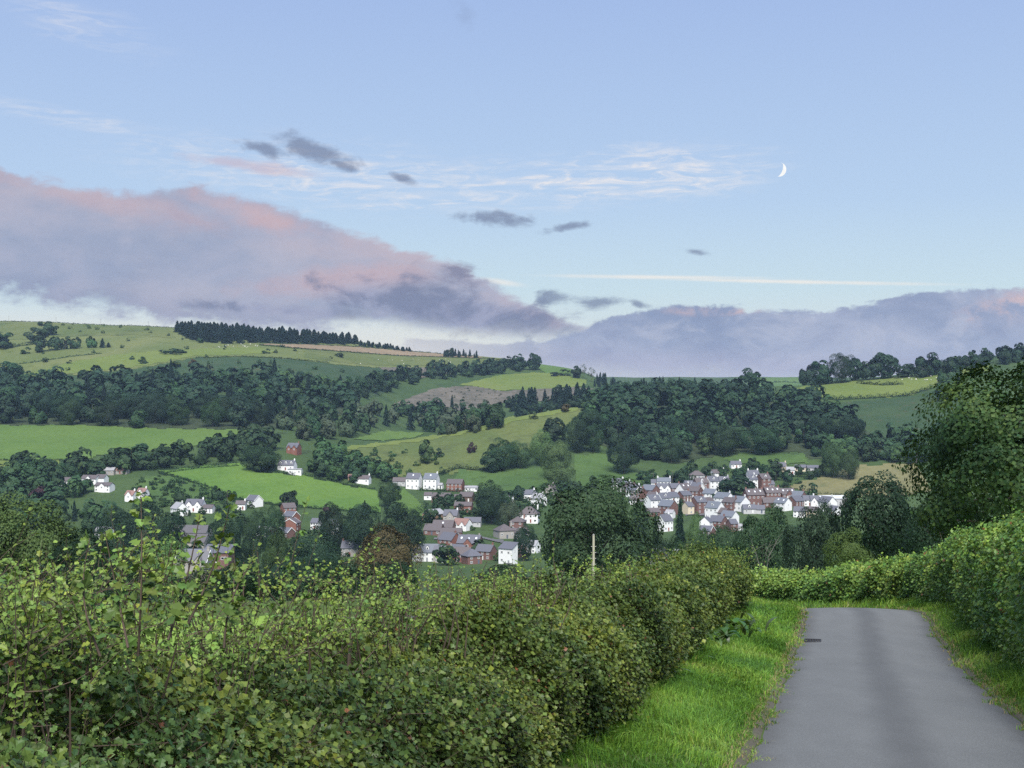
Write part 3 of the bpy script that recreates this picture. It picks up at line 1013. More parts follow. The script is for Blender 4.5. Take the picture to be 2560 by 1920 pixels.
def make_conifer(name, seed, n, size, slim=1.0, kind='quad', bare=0.06):
    g = np.random.default_rng(seed)
    t = g.random(n) ** 0.75
    z = bare + (1 - bare) * (1 - (1 - t) ** 1.0)
    z = bare + (1 - bare) * g.beta(1.1, 1.35, n)
    whorl = np.round(z * 16) / 16
    z = whorl + g.normal(0, 0.014, n)
    rmax = 0.5 * np.clip(1 - (z - bare) / (1 - bare), 0.015, 1) ** 0.7 * np.clip((z - bare) / 0.1 + 0.55, 0, 1)
    nb = 9
    a = (g.integers(0, nb, n) + g.normal(0, 0.14, n)) * 2 * math.pi / nb + whorl * 40
    lob = 0.75 + 0.25 * np.sin(a * 3 + whorl * 25) + g.normal(0, 0.06, n)
    rr = rmax * lob * (g.random(n) ** 0.55)
    Q = np.stack([rr * np.cos(a), rr * np.sin(a), np.clip(z - rr * 0.22, 0, 1.0)], 1)
    D = np.stack([np.cos(a), np.sin(a), -0.45 * np.ones(n)], 1)
    N = unit(np.stack([0.5 * np.cos(a), 0.5 * np.sin(a), np.ones(n)], 1) + g.normal(0, 0.35, (n, 3)))
    V, Fs, c = leaves_mesh(Q, N, size * g.uniform(0.7, 1.5, n), kind, tints(n, 0.7, 1.25, 0.06), D, width=0.55)
    crown = mesh_np(name + '_crown', V, Fs, [MAT_NEEDLE], c)
    tv, tf = tube([(0, 0, -0.05), (0, 0, 0.4), (0, 0, 0.97)], [0.02, 0.014, 0.002], 6)
    trunk = mesh_np(name + '_trunk', tv, tf, [MAT_BARK], smooth=True)
    V2 = np.concatenate([V, tv])
    c2 = np.concatenate([c, np.ones((len(tv), 3))])
    both = mesh_np(name, V2, [Fs, tf + len(V)], [MAT_NEEDLE, MAT_BARK], c2, np.concatenate([np.zeros(len(Fs)), np.ones(len(tf))]))
    return crown, trunk, both


def make_bush(name, seed, n, size, lobes=12):
    Q, d, L, Rr = crown_points(n, seed, lobes, -0.12, gap=0.55)
    g = np.random.default_rng(seed + 5)
    N = unit(d + g.normal(0, 0.55, d.shape))
    V, Fs, c = leaves_mesh(Q, N, size * g.uniform(0.6, 1.4, len(Q)), 'quad', tints(len(Q)))
    tv, tf = trunk_mesh(seed + 2, 0.05, 0.02, 0.5, 5)
    V2 = np.concatenate([V, tv])
    c2 = np.concatenate([c, np.ones((len(tv), 3))])
    return mesh_np(name, V2, [Fs, tf + len(V)], [MAT_LEAF, MAT_BARK], c2, np.concatenate([np.zeros(len(Fs)), np.ones(len(tf))]))


FAR_BROAD = [make_broad('broadleaf', 100 + i, 1100, 0.105, 10 + 2 * i, 0.03 + 0.03 * (i % 3), shape=('round', 'oval', 'round', 'oval', 'cone', 'round')[i]) for i in range(6)]
FAR_CON = [make_conifer('conifer', 200 + i, 1000, 0.13) for i in range(4)]
FAR_BUSH = [make_bush('bush', 300 + i, 520, 0.12) for i in range(4)]
MID_BROAD = [make_broad('large_broadleaf', 400 + i, 17000, 0.020, 40, 0.07, gap=0.66, limbs=9, jit=0.40, tv=(0.75, 1.28), shape=('round', 'oval', 'round', 'oval')[i]) for i in range(4)]
MID_CON = [make_conifer('large_conifer', 500 + i, 6000, 0.055) for i in range(2)]
MID_BUSH = [make_broad('large_bush', 600 + i, 5000, 0.04, 20, -0.10, gap=0.6, limbs=8) for i in range(2)]
# dead or thin trees: sparse crowns
THIN = [make_broad('thin_tree', 700 + i, 300, 0.06, 14, 0.35, gap=0.3, limbs=14) for i in range(2)]

DARK = (0.027, 0.057, 0.023)
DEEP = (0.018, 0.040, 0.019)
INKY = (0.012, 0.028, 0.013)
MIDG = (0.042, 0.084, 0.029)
LITE = (0.070, 0.122, 0.040)
OLIV = (0.058, 0.094, 0.027)
GREY = (0.056, 0.078, 0.042)
SPRU = (0.016, 0.034, 0.024)
RUST = (0.072, 0.060, 0.024)
PURP = (0.050, 0.028, 0.032)
N_TREE = 0


def tree(kind, P, w, h, color, label, group=None, name=None, parts=None):
    """kind: broad, con, bush, thin; P base point, w spread, h height in metres"""
    global N_TREE
    N_TREE += 1
    near = parts if parts is not None else (h / P[1] * F > 62)
    nm = name or {'broad': 'broadleaf_tree', 'con': 'conifer_tree', 'bush': 'bush', 'thin': 'sparse_tree'}[kind]
    cat = 'bush' if kind == 'bush' else 'tree'
    rz = R.uniform(0, 6.28)
    j = R.uniform(0.92, 1.08)
    col = tuple(c * R.uniform(0.93, 1.07) for c in color)
    if near and kind != 'thin':
        src = R.choice({'broad': MID_BROAD, 'con': MID_CON, 'bush': MID_BUSH}[kind])
        e = empty(nm, P, rz)
        e.scale = (w, w * j, h)
        obj('crown', src[0], e, col)
        obj('trunk', src[1], e)
        o = e
    else:
        src = R.choice({'broad': FAR_BROAD, 'con': FAR_CON, 'bush': FAR_BUSH, 'thin': THIN}[kind])
        if not isinstance(src, bpy.types.Mesh):
            src = src[2]
        o = obj(nm, src, None, col)
        o.location = P
        o.rotation_euler = (0, 0, rz)
        o.scale = (w, w * j, h)
    return tag(o, label, cat, group)


def T(kind, x0, x1, ytop, ybase, color, label, Y=None, group=None, ymin=560, name=None):
    """tree from its outline in the photo: left, right, top, foot"""
    px = (x0 + x1) / 2
    P = at(px, Y) if Y else hit(px, ybase, ymin)
    w = (x1 - x0) / F * P[1]
    ztop = -(ytop - HZ) / F * P[1]
    h = max(ztop - P[2], 1.0)
    return tree(kind, P, w, h, color, label, group, name)


REST = {}


def wood(kind, pts, n, h, wf, color, label, group, ymin=560, mix=None, seed=1, name=None, vary=0.22, keep=None, rest=None):
    """scatter trees with even spacing over a piece of ground; beyond the nearest `keep` they join one mass"""
    g = random.Random(seed)
    gn = np.random.default_rng(seed)
    poly = ground_poly(pts, ymin)
    m = n * 40
    u = gn.uniform(poly[:, 0].min(), poly[:, 0].max(), m)
    y = gn.uniform(poly[:, 1].min(), poly[:, 1].max(), m)
    ok = inside(poly, u, y)
    C = np.stack([(u[ok] - 1280) / F * y[ok], y[ok]], 1)
    got = np.empty((0, 2))
    k = 0
    for q in range(n):
        cand = C[k:k + 8]
        k += 8
        if len(cand) == 0:
            k = 0
            cand = C[gn.integers(0, max(len(C), 1), 4)]
        if len(got):
            d = ((cand[:, None] - got[None]) ** 2).sum(2).min(1)
            c = cand[d.argmax()]
        else:
            c = cand[0]
        got = np.vstack([got, c])
    got = got[np.argsort(got[:, 1])]
    mass = []
    for q, (X, y) in enumerate(got):
        k, c, lab, hh, ww = kind, color, label, h, wf
        if mix:
            for pr, k2, c2, lab2, h2, w2 in mix:
                if g.random() < pr:
                    k, c, lab, hh, ww = k2, c2, lab2, h2, w2
                    break
        H = hh * g.uniform(1 - vary, 1 + vary)
        P = np.array([X, y, float(ground(X, y)) - 0.2])
        W = H * ww * g.uniform(0.85, 1.15)
        if keep is not None and q >= keep and k == 'broad':
            mass.append((P, W, H, c))
            continue
        tree(k, P, W, H, c, lab, group, name)
    if mass:
        VV, FF, CC, o = [], [], [], 0
        for P, W, H, c in mass:
            v, f, t = MASS[g.randrange(len(MASS))]
            a = g.uniform(0, 6.28)
            ca, sa = math.cos(a), math.sin(a)
            vv = np.stack([(v[:, 0] * ca - v[:, 1] * sa) * W, (v[:, 0] * sa + v[:, 1] * ca) * W, v[:, 2] * H], 1) + P
            VV.append(vv)
            FF.append(f + o)
            CC.append(t * np.array(c) * g.uniform(0.8, 1.2))
            o += len(v)
        ob = obj('woodland', mesh_np('woodland', np.concatenate(VV), np.concatenate(FF), [MAT_LEAF], np.concatenate(CC)))
        tag(ob, rest, 'woodland', kind='stuff')


def mass_tree(seed):
    Q, d, L, Rr = crown_points(240, seed, 11, 0.05)
    N = unit(0.6 * d + 0.65 * unit(Q - np.array([0, 0, 0.45])) + rng.normal(0, 0.16, d.shape) + np.array([0, 0, 0.2]))
    return leaves_mesh(Q, N, 0.20 * rng.uniform(0.6, 1.4, len(Q)), 'quad', tints(len(Q), 0.88, 1.14, 0.06))


MASS = [mass_tree(800 + i) for i in range(5)]


def hedge_line(label, pts, h, w, color, ymin=560, Y=None, name='hedgerow', size=0.55, dens=1.0):
    """field hedge: leaf clumps heaped along a line on the ground"""
    W = []
    for i in range(len(pts) - 1):
        (a, b), (c, d) = pts[i], pts[i + 1]
        m = max(2, int(math.hypot(c - a, d - b) / 6))
        for k in range(m):
            W.append(hit(a + (c - a) * k / m, b + (d - b) * k / m, ymin))
    W = np.array(W)
    L = np.linalg.norm(np.diff(W, axis=0), axis=1).sum()
    n = int(min(9000, max(150, L * (h + w) * 5.0 * dens / (size ** 2) * 0.28)))
    t = rng.random(n) * (len(W) - 1.001)
    i = t.astype(int)
    P = W[i] + (W[i + 1] - W[i]) * (t - i)[:, None]
    hv = h * (0.8 + 0.25 * np.sin(t * 1.7) + 0.2 * np.sin(t * 4.3 + 1))
    th = rng.uniform(0, math.pi, n)
    k = rng.random(n) ** 0.35
    off = np.stack([np.cos(th) * w * 0.5 * k * 0.7, np.cos(th) * w * 0.5 * k * 0.7 * -1, np.sin(th) * hv * k], 1)
    d = unit(np.stack([np.cos(th), -np.cos(th), np.sin(th)], 1) + rng.normal(0, 0.5, (n, 3)))
    P = P + off
    P[:, 2] = ground(P[:, 0], P[:, 1]) + off[:, 2]
    V, Fs, c = leaves_mesh(P, d, size * rng.uniform(0.6, 1.4, n), 'quad', tints(n))
    o = obj(name, mesh_np(name, V, Fs, [MAT_LEAF], c), None, color)
    return tag(o, label, 'hedge')


# ------------------------------------------------------------------ roadside hedges
def offset_path(d, i0=0, i1=None):
    return LANE[i0:i1] + LANE_N[i0:i1] * d


def hedge_cloud(path, height, thick, n_twig, leaf, kind, palette, seed, per=9, front=1, twig_len=0.22, top_up=0.6, patch=0.45, wts=None, zoff=0.0):
    """leafy twigs over the skin of a hedge.
    path (m,2): foot of the visible face; thickness runs to the other side (front=+1: face towards +normal side)
    height: function of (s index array) -> metres.  returns leaf centre/normal/dir/size/colour arrays and twig segments"""
    g = np.random.default_rng(seed)
    path = np.asarray(path, float)
    seg = np.diff(path, axis=0)
    tl = unit(np.vstack([seg, seg[-1]]))
    nrm = np.stack([tl[:, 1], -tl[:, 0]], 1) * front       # outward, towards the road
    ln = np.linalg.norm(seg, axis=1)
    p = ln / ln.sum() if wts is None else ln * wts[:-1] / (ln * wts[:-1]).sum()
    i = g.choice(len(seg), n_twig, p=p)
    f = g.random(n_twig)
    B = path[i] + seg[i] * f[:, None]
    nn = nrm[i]
    H = height(B)
    u = g.random(n_twig)
    hv = np.empty(n_twig)
    inn = np.empty(n_twig)
    up = np.empty(n_twig)
    face = u < 0.58
    topm = (u >= 0.58) & (u < 0.93)
    back = u >= 0.93
    hv[face] = H[face] * g.random(face.sum()) ** 0.9
    inn[face] = 0.10 + 0.22 * g.random(face.sum()) ** 2
    up[face] = 0.35 * hv[face] / H[face]
    inn[topm] = thick * g.random(topm.sum())
    hv[topm] = H[topm] * (1.0 - 0.05 * g.random(topm.sum()))
    up[topm] = 1.0
    inn[back] = thick
    hv[back] = H[back] * g.random(back.sum())
    up[back] = 0.4
    s1 = B[:, 0] * 1.7 + B[:, 1] * 1.1
    bulge = 0.09 * np.sin(s1 * 0.9 + hv * 1.5) + 0.08 * np.sin(s1 * 3.7 + hv * 3.3) + 0.07 * np.sin(s1 * 8.1 + hv * 5) + g.normal(0, 0.06, n_twig)
    bulge = bulge + 0.12 + 0.16 * np.sin(hv / H * 2.6)
    rnd = np.clip((hv / H - 0.72) / 0.28, 0, 1) ** 2 * 0.28         # rounded shoulder
    C = np.empty((n_twig, 3))
    C[:, :2] = B + nn * (bulge - inn - np.where(face, rnd, 0))[:, None]
    gz = ground(B[:, 0], B[:, 1]) + 0.25
    C[:, 2] = gz + zoff + hv + np.where(topm, 0.10 * np.sin(s1 * 2.3) + 0.07 * np.sin(s1 * 6.1) + 0.1 * np.sin(inn * 5 + s1), 0) - np.where(topm, 0.25 * (1 - np.clip(inn / 0.35, 0, 1)), 0)
    out3 = np.concatenate([nn * np.where(back, -1, 1)[:, None], np.zeros((n_twig, 1))], 1)
    D = unit(out3 * (1 - 0.75 * up)[:, None] + np.array([0, 0, 1]) * (top_up * up)[:, None] + g.normal(0, 0.45, (n_twig, 3)))
    TL = twig_len * g.uniform(0.6, 1.5, n_twig)
    k = per
    m = n_twig * k
    t = (np.tile(np.arange(k), n_twig) + 0.5) / k
    tw = np.repeat(np.arange(n_twig), k)
    LC = C[tw] + D[tw] * (TL[tw] * (t - 0.25))[:, None] + g.normal(0, leaf * 0.75, (m, 3))
    side = unit(g.normal(size=(m, 3)))
    LD = unit(D[tw] * 0.6 + side)
    LN = unit(0.65 * out3[tw] + np.array([0, 0, 0.75]) + g.normal(0, 0.6, (m, 3)))
    sz = leaf * g.uniform(0.6, 1.35, m) * np.where(t > 0.85, 0.75, 1)
    # colour patches by shrub: low frequency along the hedge and height
    q = np.sin(s1 * 0.9 + 1.3 * np.sin(hv * 2.1 + s1 * 0.4)) + 0.7 * np.sin(s1 * 2.6 + hv * 3.0) + g.normal(0, patch, n_twig)
    idx = np.digitize(q, np.linspace(-1.4, 1.4, len(palette) - 1))
    cols = np.array(palette)[idx][tw] * tints(m, 0.72, 1.3, 0.12)
    young = (t > 0.7) & (g.random(m) < 0.35 * np.clip(up[tw], 0.2, 1))
    cols[young] = cols[young] * np.array([1.35, 1.28, 1.1])
    rust = g.random(m) < 0.008
    cols[rust] = np.array([0.20, 0.10, 0.045]) * tints(rust.sum(), 0.7, 1.2)
    return LC, LN, LD, sz, cols, C, D, TL


def sticks(C, D, L, r):
    """thin three-sided twigs"""
    n = len(C)
    a = unit(np.cross(D, rng.normal(size=(n, 3))))
    b = np.cross(D, a)
    V = []
    for t, k in ((-0.9, 1.0), (1.0, 0.35)):
        for q in range(3):
            an = 2 * math.pi * q / 3
            V.append(C + D * (L * t)[:, None] + (a * math.cos(an) + b * math.sin(an)) * (np.asarray(r) * k)[:, None])
    V = np.stack(V, 1)
    fc = np.array([(0, 1, 4, 3), (1, 2, 5, 4), (2, 0, 3, 5)])
    Fs = (fc[None] + (np.arange(n) * 6)[:, None, None]).reshape(-1, 4)
    return V.reshape(-1, 3), Fs


HAW = [(0.036, 0.072, 0.020), (0.058, 0.102, 0.023), (0.086, 0.134, 0.028), (0.110, 0.163, 0.032), (0.142, 0.188, 0.036)]
HAWN = [(0.026, 0.062, 0.022), (0.040, 0.086, 0.026), (0.062, 0.114, 0.029), (0.092, 0.148, 0.032)]
HAZ = [(0.052, 0.116, 0.028), (0.078, 0.158, 0.033), (0.108, 0.200, 0.038), (0.142, 0.235, 0.044), (0.180, 0.250, 0.050)]


def stem_net(path, h, thick, n, seed, r=0.008):
    """upright woody stems inside a hedge"""
    g = np.random.default_rng(seed)
    parts = []
    for _ in range(n):
        k = g.integers(0, len(path) - 1)
        b = path[k] + (path[k + 1] - path[k]) * g.random()
        off = g.uniform(0.15, thick)
        nn = path[min(k + 1, len(path) - 1)] - path[k]
        nn = np.array([nn[1], -nn[0]]) / (np.linalg.norm(nn) + 1e-6)
        b = b - nn * off
        z = float(ground(b[0], b[1])) + 0.15
        H = h * g.uniform(0.75, 1.02)
        pts = [(b[0], b[1], z)]
        x, y = b
        for j in range(1, 5):
            x += g.normal(0, 0.07)
            y += g.normal(0, 0.07)
            pts.append((x, y, z + H * j / 4))
        parts.append(tube(pts, [r * 1.8, r * 1.4, r, r * 0.7, r * 0.35], 4))
    return join(parts)


LEAF_OBJ_N = 0


def shoot(parent, base, tip, n, leaf, color, bend=0.1, single=False, r=0.006, leaf_me=None):
    """one long shoot standing out of the hedge: stem with alternate leaves"""
    global LEAF_OBJ_N
    base, tip = np.array(base, float), np.array(tip, float)
    g = np.random.default_rng(abs(int(base[0] * 9973 + tip[2] * 7919 + n)) % (2 ** 31))
    side = np.cross(tip - base, g.normal(size=3))
    side = side / np.linalg.norm(side) * np.linalg.norm(tip - base) * bend
    ts = np.linspace(0, 1, 7 if single else 4)
    pts = [base + (tip - base) * t + side * math.sin(t * math.pi) for t in ts]
    v, f = tube(pts, [r * (1 - 0.75 * t) for t in ts], 5 if single else 3)
    if single:
        st = obj('shoot', mesh_np('shoot', v, f, [MAT_TWIG], np.full((len(v), 3), 1.0), smooth=True), parent)
    tt = np.sort(g.uniform(0.12, 1.0, n))
    P = np.array([base + (tip - base) * t + side * math.sin(t * math.pi) for t in tt])
    d = unit(tip - base)
    sd = unit(g.normal(size=(n, 3)) + 0.0)
    LD = unit(sd + d * 0.7)
    LN = unit(g.normal(0, 0.55, (n, 3)) + np.array([0, -0.35, 0.8]))
    sz = leaf * g.uniform(0.55, 1.2, n) * (1.15 - 0.45 * tt)
    P = P + LD * (sz * 0.55)[:, None]
    cols = np.array(color)[None] * tints(n, 0.75, 1.35, 0.12) * (1 + 0.25 * (tt > 0.75))[:, None]
    if single and leaf_me is not None:
        for k in range(n):
            N = LN[k]
            Bv = LD[k] - LD[k].dot(N) * N
            Bv /= np.linalg.norm(Bv)
            Tv = np.cross(Bv, N)
            o = obj('leaf', leaf_me, st, tuple(cols[k]))
            M = Matrix(((Tv[0] * sz[k], Bv[0] * sz[k], N[0] * sz[k], P[k][0]), (Tv[1] * sz[k], Bv[1] * sz[k], N[1] * sz[k], P[k][1]),
                        (Tv[2] * sz[k], Bv[2] * sz[k], N[2] * sz[k], P[k][2]), (0, 0, 0, 1)))
            o.matrix_local = M
            LEAF_OBJ_N += 1
        return None
    V, Fs, c = leaves_mesh(P, LN, sz, 'lobed' if leaf < 0.04 and base[1] < -8 else 'fold', cols, LD)
    if single:
        obj('shoot_leaves', mesh_np('shoot_leaves', V, Fs, [MAT_HEDGE], c), st)['kind'] = 'stuff'
    return (v, f), (V, Fs, c)


MAT_TWIG = plain('twig_bark', (0.075, 0.055, 0.04), 0.85, fine=20)


def build_left_hedge():
    foot = np.array([(-3.05, -4.0), (-2.75, -2.0), (-2.35, 0.0), (-1.7, 2.0), (-1.05, 5.0), (0.05, 10.0), (0.78, 13.3), (1.5, 16.6), (2.25, 20.0), (3.35, 25.0), (4.45, 29.5), (5.25, 32.5), (5.35, 35.0), (4.5, 38.2), (2.5, 40.8), (-1.5, 43.0)])
    path = catmull(foot, 10)
    root = empty('hawthorn_hedge', (0.78, 13.3, float(ground(0.78, 13.3))))
    tag(root, 'long shaggy hawthorn hedge running along the left side of the lane', 'hedge')
    inv = -np.array(root.location)

    def hf(B):
        y = B[:, 1]
        h = np.interp(y, [-4, 0, 3, 6, 9, 12, 16, 24, 31, 34, 44], [1.35, 1.35, 1.28, 0.92, 0.88, 0.98, 0.98, 0.98, 1.02, 0.98, 0.95])
        return h + 0.07 * np.sin(B[:, 0] * 2.3 + y * 1.9) + 0.05 * np.sin(y * 5.3)

    MATS = []
    for nm, y0, y1, n_tw, leaf, kind, per, tl in (('near', 1.5, 5.2, 4700, 0.029, 'lobed', 10, 0.17), ('middle', 5.2, 10.0, 12000, 0.031, 'quad', 10, 0.17), ('mid', 10.0, 17.0, 16500, 0.037, 'quad', 9, 0.19), ('far', 17.0, 42, 12500, 0.053, 'quad', 9, 0.22)):
        sel = path[(path[:, 1] >= y0 - 0.4) & (path[:, 1] <= y1 + 0.4)]
        LC, LN, LD, sz, cols, C, D, TL = hedge_cloud(sel, hf, 1.45, n_tw, leaf, kind, HAWN if nm == 'near' else HAW, {'near': 21, 'middle': 24, 'mid': 22, 'far': 23}[nm], per, 1, tl)
        V, Fs, c = leaves_mesh(LC, LN, sz, kind, cols, LD)
        MATS.append((V, Fs, c))
        tw_ = slice(None, None, 2 if nm in ('near', 'middle') else 4)
        sv, sf = sticks(C[tw_], D[tw_], TL[tw_] * 0.8, np.full(len(C[tw_]), 0.0018))
        o = obj('twigs', mesh_np('twigs', sv + inv, sf, [MAT_TWIG]), root)
        o['kind'] = 'stuff'
    nV = 0
    VV, FF, CC = [], [], []
    for V, Fs, c in MATS:
        VV.append(V)
        FF.append(Fs + nV)
        CC.append(c)
        nV += len(V)
    o = obj('foliage', mesh_np('foliage', np.concatenate(VV) + inv, FF, [MAT_HEDGE], np.concatenate(CC)), root)
    o['kind'] = 'stuff'
    sv, sf = stem_net(path[path[:, 1] < 30], 1.25, 1.2, 420, 5)
    o = obj('stems', mesh_np('stems', sv + inv, sf, [MAT_TWIG]), root)
    o['kind'] = 'stuff'
    # shoots above the clipped line
    P, Fc = LEAF['lobed']
    leaf_me = mesh_np('hawthorn_leaf', P - np.array([0, 0.1, 0]), Fc, [MAT_HEDGE], np.ones((len(P), 3)))

    def at_px(px, py, Y):
        return np.array([(px - 1280) / F * Y, Y, -(py - HZ) / F * Y])

    big = [  # px, foot y, top px, top y, distance, leaves
        (345, 1640, 352, 1236, 4.6, 52), (420, 1600, 500, 1285, 4.5, 34), (470, 1560, 575, 1262, 4.6, 40), (250, 1640, 225, 1345, 4.3, 34), (320, 1620, 262, 1330, 4.5, 30), (560, 1620, 640, 1395, 5.2, 28),
        (690, 1600, 768, 1250, 8.6, 26), (575, 1600, 585, 1345, 7.0, 26), (930, 1520, 935, 1315, 11.0, 22), (1400, 1460, 1390, 1330, 15.0, 16)]
    for a, b, c, d, Y, n in big:
        B, Tp = at_px(a, b, Y) + inv, at_px(c, d, Y * 1.02) + inv
        shoot(root, B, Tp, n, 0.044 if Y < 6 else 0.05, HAW[2], single=True, leaf_me=leaf_me, r=0.005)
    # many smaller shoots, joined
    g = random.Random(5)
    VS, FS, CS, VT, FT = [], [], [], [], []
    ns = nt = 0
    sky = [(-60, 1400), (130, 1390), (230, 1330), (350, 1290), (450, 1330), (560, 1400), (650, 1430), (740, 1360), (800, 1400), (900, 1400), (940, 1345), (1000, 1420), (1100, 1430), (1220, 1370), (1270, 1395), (1320, 1425), (1420, 1425),
           (1540, 1418), (1630, 1395), (1660, 1375), (1700, 1365), (1740, 1380), (1800, 1385), (1840, 1380)]
    den = [(-60, 1440), (180, 1470), (280, 1560), (700, 1560), (800, 1490), (1000, 1455), (1200, 1445), (1500, 1440), (1650, 1424), (1840, 1392)]
    for px in list(range(-60, 230, 4)) + list(range(230, 690, 6)) + list(range(690, 1880, 5)):
        tall = g.random() < (0.5 if px < 620 else 0.34 if px < 1200 else 0.2)
        if tall:
            tgt = np.interp(px, [a for a, _ in sky], [b for _, b in sky]) + abs(g.gauss(0, 45))
        else:
            tgt = np.interp(px, [a for a, _ in den], [b for _, b in den]) + g.gauss(-12, 22)
        # distance at which this bearing crosses the hedge's back half
        ys = np.linspace(3.2, 33, 200)
        xb = np.interp(ys, path[:, 1], path[:, 0]) - g.uniform(0.3, 1.4)
        cr = np.nonzero(xb - (px - 1280) / F * ys > 0)[0]
        Y = ys[cr[0]] if len(cr) else 33
        if px > 1750:
            Y = 32.0
        ztop = -(tgt - HZ) / F * Y
        X = (px - 1280) / F * Y
        zb = float(ground(X, Y)) + 0.25 + 0.75
        zb = min(zb, ztop - 0.4)
        B = np.array([X + g.gauss(0, 0.05), Y, zb]) + inv
        Tp = np.array([X + g.gauss(0, 0.14), Y + g.gauss(0, 0.1), ztop]) + inv
        ln = ztop - zb
        n = int(14 + ln * 34)
        (v, f), (V, Fs, c) = shoot(root, B, Tp, n, 0.030 if Y < 14 else 0.042, HAW[g.choice((1, 2, 3, 3, 4))], r=0.004)
        VT.append(v)
        FT.append(f + nt)
        nt += len(v)
        VS.append(V)
        FS.append(Fs + ns)
        CS.append(c)
        ns += len(V)
        # side twigs
        for _ in range(3 if px < 700 else 2):
            q = g.uniform(0.3, 0.8)
            b2 = B + (Tp - B) * q
            e2 = b2 + np.array([g.gauss(0, 0.14), g.gauss(0, 0.10), abs(g.gauss(0.1, 0.1))])
            (v, f), (V, Fs, c) = shoot(root, b2, e2, 9, 0.028 if Y < 14 else 0.040, HAW[g.choice((2, 3, 3, 4))], r=0.0025)
            VT.append(v)
            FT.append(f + nt)
            nt += len(v)
            VS.append(V)
            FS.append(Fs + ns)
            CS.append(c)
            ns += len(V)
    o = obj('small_shoot_stems', mesh_np('small_shoot_stems', np.concatenate(VT), FT, [MAT_TWIG]), root)
    o['kind'] = 'stuff'
    o = obj('small_shoot_leaves', mesh_np('small_shoot_leaves', np.concatenate(VS), FS, [MAT_HEDGE], np.concatenate(CS)), root)
    o['kind'] = 'stuff'


def simple_hedge(name, label, pts, hf, thick, n_tw, leaf, palette, seed, front, per=8, twig=0.25, kind='quad', stems=60, sub=10):
    path = catmull(np.array(pts, float), sub)
    mid = path[len(path) // 2]
    root = empty(name, (mid[0], mid[1], float(ground(mid[0], mid[1]))))
    tag(root, label, 'hedge')
    inv = -np.array(root.location)
    LC, LN, LD, sz, cols, C, D, TL = hedge_cloud(path, hf, thick, n_tw, leaf, kind, palette, seed, per, front, twig)
    V, Fs, c = leaves_mesh(LC, LN, sz, kind, cols, LD)
    obj('foliage', mesh_np('foliage', V + inv, Fs, [MAT_HEDGE], c), root)['kind'] = 'stuff'
    sv, sf = sticks(C[::5], D[::5], TL[::5] * 0.8, np.full(len(C[::5]), 0.003))
    obj('twigs', mesh_np('twigs', sv + inv, sf, [MAT_TWIG]), root)['kind'] = 'stuff'
    sv, sf = stem_net(path if front > 0 else path[::-1], float(np.mean(hf(path))) * 0.85, thick * 0.8, stems, seed + 3, 0.012)
    obj('stems', mesh_np('stems', sv + inv, sf, [MAT_TWIG]), root)['kind'] = 'stuff'
    return root


def build_right_hedges():
    def hf(B):
        return np.interp(B[:, 1], [0, 12, 20, 25, 29, 33, 37, 40], [2.3, 2.3, 2.2, 2.15, 1.95, 1.6, 1.35, 1.25]) + 0.10 * np.sin(B[:, 1] * 2.1) + 0.07 * np.sin(B[:, 1] * 5.2)
    pts = [(4.2, 5.0), (5.35, 10.0), (6.5, 15.0), (7.6, 19.5), (8.7, 24.0), (9.7, 28.0), (10.5, 31.5), (11.05, 35.0), (11.3, 38.5)]
    simple_hedge('tall_hedge', 'tall leafy green hedge rising along the right side of the lane', pts, hf, 1.6, 15000, 0.068, HAZ, 41, -1, 7, 0.26, 'quad')

    def hb(B):
        return 1.12 + 0.08 * np.sin(B[:, 0] * 2.4) + 0.05 * np.sin(B[:, 0] * 6.1)
    pts = [(11.45, 38.2), (11.0, 41.5), (10.0, 45.0), (8.3, 48.2), (5.6, 50.8), (2.0, 52.8), (-3, 55.4)]
    simple_hedge('clipped_hedge', 'clipped hedge closing the view round the outside of the bend', pts, hb, 1.4, 7000, 0.086, HAZ, 42, -1, 8, 0.26)


